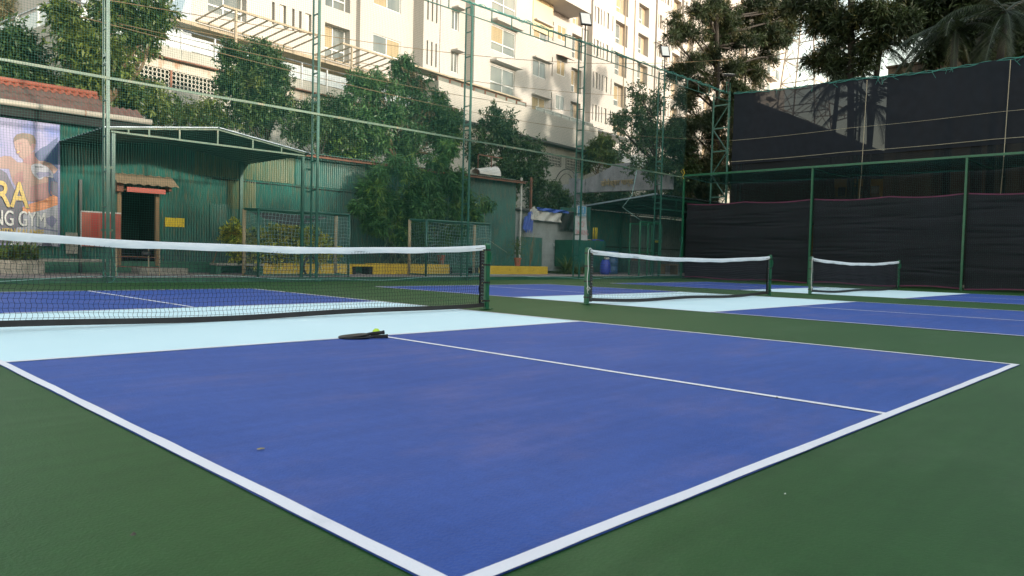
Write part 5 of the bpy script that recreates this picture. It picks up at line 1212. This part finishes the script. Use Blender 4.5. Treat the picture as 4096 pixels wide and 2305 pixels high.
tree('airy_tree', 'airy dark tree with small leaves in front of the flats, left of the tall conifers', 'tree', gb(1650, 16.6), pt(1650, 380, 16.6), b, [dict(ntw=2900, per=8, ll=.13, lw=.065, mat_='leafB', droop=.3, shell=.3)], r=.12, bark='barkdark', extra=4)
# conifers
b1 = [(1705,52,24,12),(1740,85,34,15),(1690,100,20,10),(1760,30,36,18),(1715,178,30,13),(1755,160,28,14),(1695,185,18,8),(1830,30,52,26),(1895,35,52,26),(1955,30,42,22),(1845,95,50,26),(1915,100,46,22),(1965,85,30,18),(1770,225,40,20),(1832,175,46,24),(1895,180,36,18),(1850,250,46,22),(1785,300,50,26),(1730,320,44,24),(1700,380,50,28),(1770,395,54,28),(1815,350,36,20),(1730,258,26,14),(1885,262,26,13),(1935,150,26,13),(1790,130,26,14),(1860,320,26,14),(1745,440,40,20),(1985,60,24,14),(1990,20,26,16),(1790,450,34,24),(1820,420,24,22),(1825,470,20,24),(1770,480,34,20),(1720,480,30,20),(1805,390,26,20),(1780,40,30,20),(1815,70,30,20)]
b1 = [(x, y, rx*1.12, ry*1.45) for x, y, rx, ry in b1]; b = BL(b1, 16.8)
tree('conifer', 'tall dark conifer with straight trunk at the corner of the fences', 'tree', gb(1800, 16.8), pt(1800, -30, 16.8), b, [dict(ntw=17000, per=8, ll=.25, lw=.036, mat_='needle', droop=.25, twig=.33, spread=.7, shell=.25), dict(ntw=2600, per=8, ll=.25, lw=.034, mat_='needleA', droop=.25, twig=.33, spread=.7)], r=.17, bark='barkdark', extra=3, side=True)
b = BL([(1870,150,30),(1880,60,30),(1900,230,30)], 17.6)
tree('conifer', 'second slender dark conifer stem, just right of the straight trunk', 'tree', gb(1868, 17.6), pt(1885, 0, 17.6), b, [dict(ntw=500, per=7, ll=.25, lw=.036, mat_='needle', droop=.25, twig=.33)], r=.09, bark='barkdark', extra=3, side=True)
b = BL([(2078,18,36,18),(2112,55,36,18),(2060,68,28,13),(2160,35,32,18),(2048,155,22,10),(2085,128,26,12),(2190,45,40,22),(2225,25,36,20),(2250,65,38,20),(2200,105,32,16),(2100,172,26,12),(2165,150,18,10),(2015,10,20,12),(2045,35,20,10),(2125,100,20,12),(2180,160,22,12)], X=36)
tree('conifer', 'dark conifer rising behind the shade cloth fence, trunk bare above the cord', 'tree', gb(2140, X=36), pt(2140, -60, X=36), b, [dict(ntw=3300, per=7, ll=.34, lw=.045, mat_='needle', droop=.2, twig=.5, spread=.7, shell=.2), dict(ntw=350, per=7, ll=.34, lw=.045, mat_='needleA', droop=.2, twig=.5, spread=.7)], r=.2, bark='barkdark', extra=4, side=True)
b = BL([(2300,10,42),(2350,25,45),(2410,15,45),(2470,25,45),(2530,20,45),(2590,30,50),(2320,60,40),(2400,75,40),(2480,90,45),(2560,90,45),(2280,40,30),(2440,130,40),(2530,140,40),(2600,140,40),(2360,120,35)], X=40)
tree('dark_canopy_tree', 'very dark wide tree filling the top right corner behind the palms', 'tree', gb(2450, X=40), pt(2450, 100, X=40), b, [dict(ntw=5200, per=8, ll=.34, lw=.09, mat_='needle', droop=.3, twig=.5, shell=.2)], r=.3, bark='barkdark')
# palms
def palm(label, px, py, X, n, L, seed, tr=.16, dry=0, elev=(-.5, 1.1), droop=1.0):
    c = PX(px, py, X); t = thing('palm_tree', label, 'palm', (c.x, c.y, 0), 'coconut palms behind the shade fence'); rr = random.Random(seed); g = np.random.default_rng(seed)
    mb = MB(); limb(mb, (c.x+rr.uniform(-.4, .4), c.y+rr.uniform(-.4, .4), 0), c, tr*1.2, tr*.8, .02, rnd=rr); mb.build('trunk', 'barkdark', t, True)
    for f in range(n):
        az = 2*math.pi*f/n+rr.uniform(-.2, .2); el = rr.uniform(*elev); d = Vector((math.cos(az)*math.cos(el), math.sin(az)*math.cos(el), math.sin(el))); p = Vector(c); pts = [p.copy()]; Lf = L*rr.uniform(.85, 1.15)
        for k in range(18):
            d = (d+Vector((0, 0, -.085*droop))).normalized(); p = p+d*Lf/18; pts.append(p.copy())
        mt = 'frondDry' if f < dry else 'frond'
        mb = MB(); mb.tube(pts, [.03-.0014*i for i in range(19)], 4, False); V = []
        for i in range(1, 19):
            for h_ in (0, .33, .66):
                q = pts[i-1].lerp(pts[i], h_); ax = (pts[i]-pts[i-1]).normalized(); sd = ax.cross(Vector((0, 0, 1))).normalized(); u = (i+h_)/19; ll = .62*math.sin(math.pi*min(1, .12+u*.85))**.6+.08
                for s_ in (-1, 1):
                    dd = (sd*s_*.9+ax*.55+Vector((0, 0, -.25-.45*rr.random()-(.9 if f < dry else 0)))).normalized(); wv = ax*.018
                    m_ = q+dd*ll*.5; e_ = q+dd*ll*rr.uniform(.9, 1.1)+Vector((0, 0, -.12*ll)); V += [q-wv, q+wv, m_+wv, e_]
        b0 = len(mb.v); mb.v += [tuple(v) for v in V]; mb.f += [(b0+4*i, b0+4*i+1, b0+4*i+2, b0+4*i+3) for i in range(len(V)//4)]
        mb.build('frond', mt, t)
    return t
palm('palm at upper right with a long drooping yellow frond over the shade fence', 2405, 75, 32.5, 16, 3.6, 3, dry=2)
palm('palm at the right edge with fronds hanging over the shade fence cord', 2530, 30, 32, 17, 3.6, 5, dry=2)
palm('palm with fine fronds beside the streaky brown wall', 2215, 110, 38, 14, 3.3, 8, dry=1)
palm('smaller palm seen as a silhouette through the shade cloth', 2187, 262, 42, 13, 3.0, 12)
palm('palm with fan of dark fronds just above the cord, left of the bare conifer trunk', 2110, 205, 44, 14, 3.0, 14)
# bamboo
t = thing('bamboo_clump', 'tall drooping bamboo clump growing from the brightest yellow planter', 'bamboo', (12, 12.85, .4))
bb = BL([(955,440,32),(1005,428,38),(1060,455,42),(945,500,48),(1015,515,60),(1090,500,52),(1120,440,34),(1150,470,38),(1180,515,40),(1222,512,20),(960,560,44),(1050,575,48),(1140,560,40),(905,525,18),(1095,405,26),(1125,385,24),(1000,600,34),(1110,610,30)], 12.75, dep=.75)
rr = random.Random(2); bb = [((Vector((c[0].x, min(c[0].y, 13.2), c[0].z))), c[1], min(c[2], .75), c[3]) for c in bb]
for c in bb:
    for q in range(2):
        x = 10.5+rr.random()*2.9; MB_ = MB(); limb(MB_, (x, 12.85+rr.uniform(-.12, .12), .40), c[0]+Vector((rr.uniform(-.2, .2), 0, rr.uniform(-.1, .3))), .018, .006, .10, 8, rr); MB_.build('culm', 'gold_green', t, True)
leaves('foliage', bb, 3900, 8, .24, .030, 'leafBamboo', t, droop=.85, spread=1.0, seed=21, twig=.12, shell=.3)
leaves('foliage', bb, 320, 8, .24, .032, 'leafLime', t, droop=.8, spread=1.0, seed=22, twig=.12, shell=.8)
# clipped croton hedge
t = thing('croton_hedge', 'yellow green croton hedge behind the left goal', 'hedge', (7.6, 12.8, .4))
bb = BL([(582,592,26),(598,628,26),(650,605,26),(700,592,26),(735,580,20),(780,602,26),(818,622,22),(680,640,28),(740,630,32),(800,645,26),(620,610,22),(845,640,14),(640,645,24),(760,610,26)], 12.8, dep=.8)
leaves('foliage', bb, 3000, 9, .11, .034, 'leafCroton', t, droop=-.1, seed=31, twig=.1, shell=.5, clump=False)
leaves('foliage', bb, 1000, 9, .1, .03, 'leafB', t, droop=.0, seed=32, twig=.08, shell=.0, clump=False)
mb = MB()
for x in (4.95, 5.6, 6.6, 7.5, 8.4): limb(mb, (x, 12.85, .4), (x+.1, 12.8, 1.0), .02, .012, .1)
mb.build('stem', 'bark', t)
# strap leaved plants
def strap(name, label, cat, base, n, L, w_, mt, seed, arch=1.0, group=None, erect=(.5, 1.4)):
    t = thing(name, label, cat, base, group); rr = random.Random(seed); V = []; F = []
    for i in range(n):
        az = rr.uniform(0, 6.28); el = rr.uniform(*erect); d = Vector((math.cos(az)*math.cos(el), math.sin(az)*math.cos(el), math.sin(el))); p = Vector(base)+Vector((rr.uniform(-.12, .12), rr.uniform(-.1, .1), 0)); sd = Vector((-math.sin(az), math.cos(az), 0)); l = L*rr.uniform(.6, 1.1)
        for k in range(7):
            ww = w_*(1-(k/6)**2)*.5+.001; b0 = len(V); V += [tuple(p-sd*ww), tuple(p+sd*ww)]
            if k: F.append((b0-2, b0-1, b0+1, b0))
            d = (d+Vector((0, 0, -.24*arch))).normalized(); p = p+d*l/6; p.z = max(p.z, base[2]+.01)
    npmesh('foliage', V, F, mt, t, True); return t
p = PY(1425, 688, 12.7); strap('strap_plant', 'spiky grass like plant at the foot of the grey hut', 'plant', (p.x, 12.7, .09), 210, 1.15, .04, 'leafA', 3)
p = PY(1452, 690, 12.5); strap('strap_plant', 'lower spiky plant touching the fourth ladder post', 'plant', (p.x, 12.5, .09), 90, .8, .035, 'leafA', 4)
for k, (px, n) in enumerate(((14, 60), (48, 80), (76, 50))):
    p = PY(px, 690, 12.85); strap('leafy_plant', ('leafy plant in the concrete planter, cut by the left edge', 'tallest leafy plant in the concrete planter under the banner', 'small leafy plant at the right end of the concrete planter')[k], 'plant', (p.x, 12.82, .44), n, .62, .07, 'leafA', 40+k, .8)
for k, (x, z, hh) in enumerate(((17.35, .42, .5), (14.1, .46, .0))):
    pot = thing('plant_pot', ('terracotta pot with a thin plant on the stained yellow planter', 'terracotta pot half hidden behind the right goal')[k], 'pot', (x if k == 0 else 13.35, 12.85, z), 'terracotta pots on the planters'); x = x if k == 0 else 13.35
    mb = MB(); mb.lathe((x, 12.85, z+.002), [(.10, 0), (.14, .28), (.155, .285), (.155, .33), (.13, .335), (.12, .30)], 16); mb.build('pot', 'clay', pot)
    if k == 0: leaves('foliage', [(Vector((x, 12.85, z+.75)), .2, .15, .35)], 60, 6, .09, .03, 'leafA', pot, seed=50)
mb = MB()
for i in range(7): limb(mb, (18.05+i*.012, 12.8+.02*i, .42), (18.15+.05*i, 12.95, 1.2+.1*i), .009, .005, .05)
tag(mb.build('dry_stalks', 'wood'), 'bundle of dry stalks standing against the end of the green shed', 'stalks')
mb = MB(); mb.tube([(16.3, 13.85, 3.3), (16.4, 13.8, 2.2), (16.5, 13.8, 1.5), (17.3, 13.4, .95)], .008, 4); mb.tube([(16.5, 13.8, 1.5), (15.9, 13.85, 1.45), (15.6, 13.9, 1.5)], .007, 4)
tag(mb.build('string', 'roperope'), 'dry jute string hanging against the green wall right of the bamboo', 'string')

# ================================================================== BEHIND THE SHADE FENCE
yb_ = thing('ochre_building', 'ochre yellow building with dark windows, seen dimly through the mesh', 'building', tuple(PX(2140, 560, 62).xy)+(0,))
a, b_ = PX(2038, 450, 62), PX(2242, 520, 62); MB().box((62, b_.y, 0), (70, a.y, a.z)).build('wall', 'ybuild', yb_)
for i in range(6):
    for j in range(4):
        y = b_.y+1.0+i*(a.y-b_.y-1.4)/6; z = a.z-1.1-j*2.0
        if z > .5: mb = MB().box((61.9, y, z-.55), (61.99, y+.62, z+.2)); f_ = mb.build('window', 'glassdark', yb_); MB().box((61.8, y-.1, z-1.0), (61.98, y+.72, z-.6)).build('parapet', 'pipe', f_)
wr = thing('warehouse', 'dark building with a sloping roof, silhouetted behind the shade cloth', 'building', tuple(PX(2000, 560, 56).xy)+(0,))
P = [PX(x, y, 56) for x, y in ((1835, 232), (1985, 288), (2190, 372), (2240, 384), (2240, 436), (1835, 436))]
MB().poly(P, (5, 0, 0)).build('gable', 'barkdark', wr)
MB().box((56.2, P[4].y, 0), (60, PX(2036, 500, 56).y if False else P[0].y, .6)).build('base', 'rust', wr)
P2 = [PX(x, y, 56) for x, y in ((1835, 436), (2038, 436), (2038, 560), (1835, 560))]; MB().poly([Vector((p.x, p.y, max(0, p.z))) for p in P2], (5, 0, 0)).build('wall', 'barkdark', wr)
bw = thing('brown_building', 'windowless brown building with dark streaks behind the palms', 'building', tuple(PX(2400, 560, 46).xy)+(0,))
a, b_ = PX(2234, 172, 46), PX(2420, 160, 46); MB().box((46, -14, 0), (56, a.y, a.z)).build('wall', 'brownwall', bw)
MB().box((45.9, -14, a.z), (56, a.y+.1, a.z+.12)).build('coping', 'brownwall', bw)
py_ = thing('lattice_pylon', 'steel lattice pylon against the white sky between the conifers', 'pylon', tuple(PX(2010, 560, 72).xy)+(0,))
base = PX(2010, 560, 72); top = PX(2008, -60, 72); H_ = top.z
def leg_at(sx, sy, z): k_ = 2.6*(1-z/H_)+.75; return Vector((72+sx*k_, base.y+sy*k_, z))
for sx in (-1, 1):
    for sy in (-1, 1): MB().beam(leg_at(sx, sy, 0), leg_at(sx, sy, H_), .12).build('leg', 'pylon', py_)
mb = MB(); z = 0; k_ = 0
while z < H_-2.5:
    for (s1, s2) in (((-1, -1), (-1, 1)), ((-1, 1), (1, 1)), ((1, 1), (1, -1)), ((1, -1), (-1, -1))):
        mb.beam(leg_at(*s1, z), leg_at(*s2, z+2.4), .055); mb.beam(leg_at(*s2, z), leg_at(*s1, z+2.4), .055); mb.beam(leg_at(*s1, z), leg_at(*s2, z), .09)
    z += 2.4
mb.build('bracing', 'pylon', py_)
arm = PX(2010, 105, 72).z
for zz in (arm, arm-7):
    for sy in (-1, 1):
        tip = Vector((72, base.y+sy*5.6, zz-1.2)); mb = MB()
        for sx in (-1, 1):
            mb.beam(leg_at(sx, sy, zz+.7), tip, .10); mb.beam(leg_at(sx, sy, zz-1.3), tip, .10)
            for u in (.25, .5, .75): mb.beam(leg_at(sx, sy, zz+.7).lerp(tip, u), leg_at(sx, sy, zz-1.3).lerp(tip, u), .06)
        mb.build('cross_arm', 'pylon', py_)
dt = leaves('distant_foliage', [(Vector((66, y, 2.5)), 3, 3, 3.2) for y in range(-30, 60, 4)]+[(Vector((44, y, 1.8)), 2, 2, 2.2) for y in range(17, 30, 3)], 2600, 6, .5, .22, 'leafB', None, seed=77)
dt['kind'] = 'stuff'; tag(dt, 'low dark greenery far behind the shade cloth', 'greenery')

# ================================================================== UNSEEN BLOCKS AND TREES ADDED BEHIND THE CAMERA (to shade the courts)
def back_block(x0, x1, H, label):  # invented block out of view, height set by the shadow it must cast
    t = thing('added_shade_block', label, 'building', (x0, -52, 0)); MB().box((x0, -58, 0), (x1, -45, H)).build('wall', 'cream', t); MB().box((x0-.2, -58.2, H), (x1+.2, -44.8, H+.3)).build('parapet', 'cream', t)
    n = int((x1-x0)/4)
    for i in range(n):
        for k in range(int(H/3)-1):
            if n*(int(H/3)-1) < 100: MB().box((x0+1+i*4, -45.0, 1.2+k*3), (x0+2.8+i*4, -44.92, 2.6+k*3)).build('window', 'glassdark', t)
back_block(-40, 7.8, 9.6, 'low unseen block added behind the camera for shade, opposite the gym banner')
back_block(8.0, 17.6, 12.3, 'middle unseen block added behind the camera for shade, between the low and the tall one')
back_block(17.8, 23, 14.6, 'stepped unseen block added behind the camera for shade, beside the tallest one')
back_block(23.2, 78, 21.5, 'tallest unseen block added behind the camera for shade, opposite the black curtains')

def back_tree(label, c, r, seed):  # unseen crown added to block sky light from the near courts
    t = thing('added_shade_tree', label, 'tree', (c[0], c[1], 0)); mb = MB(); limb(mb, (c[0], c[1], 0), c, .25, .15, .03); mb.build('trunk', 'bark', t, True)
    leaves('crown', [(Vector(c)+Vector(((i % 3-1)*r*.45, (i//3-1)*r*.4, (i % 2)*r*.25)), r*.5, r*.5, r*.38) for i in range(9)], 1500, 8, .34, .14, 'leafB', t, seed=seed, twig=.5, shell=.2)
back_tree('wide unseen tree added for shade behind the camera, left of the nearest court', (-11, -14.5, 3.9), 3.4, 91)
back_tree('wide unseen tree added for shade behind the camera, at the middle of the near end', (-1, -15.0, 4.1), 3.6, 92)
back_tree('wide unseen tree added for shade behind the camera, right of the near baseline', (9.5, -14.5, 4.6), 4.0, 93)

for o in bpy.data.objects:
    if '_o' in o: del o['_o']
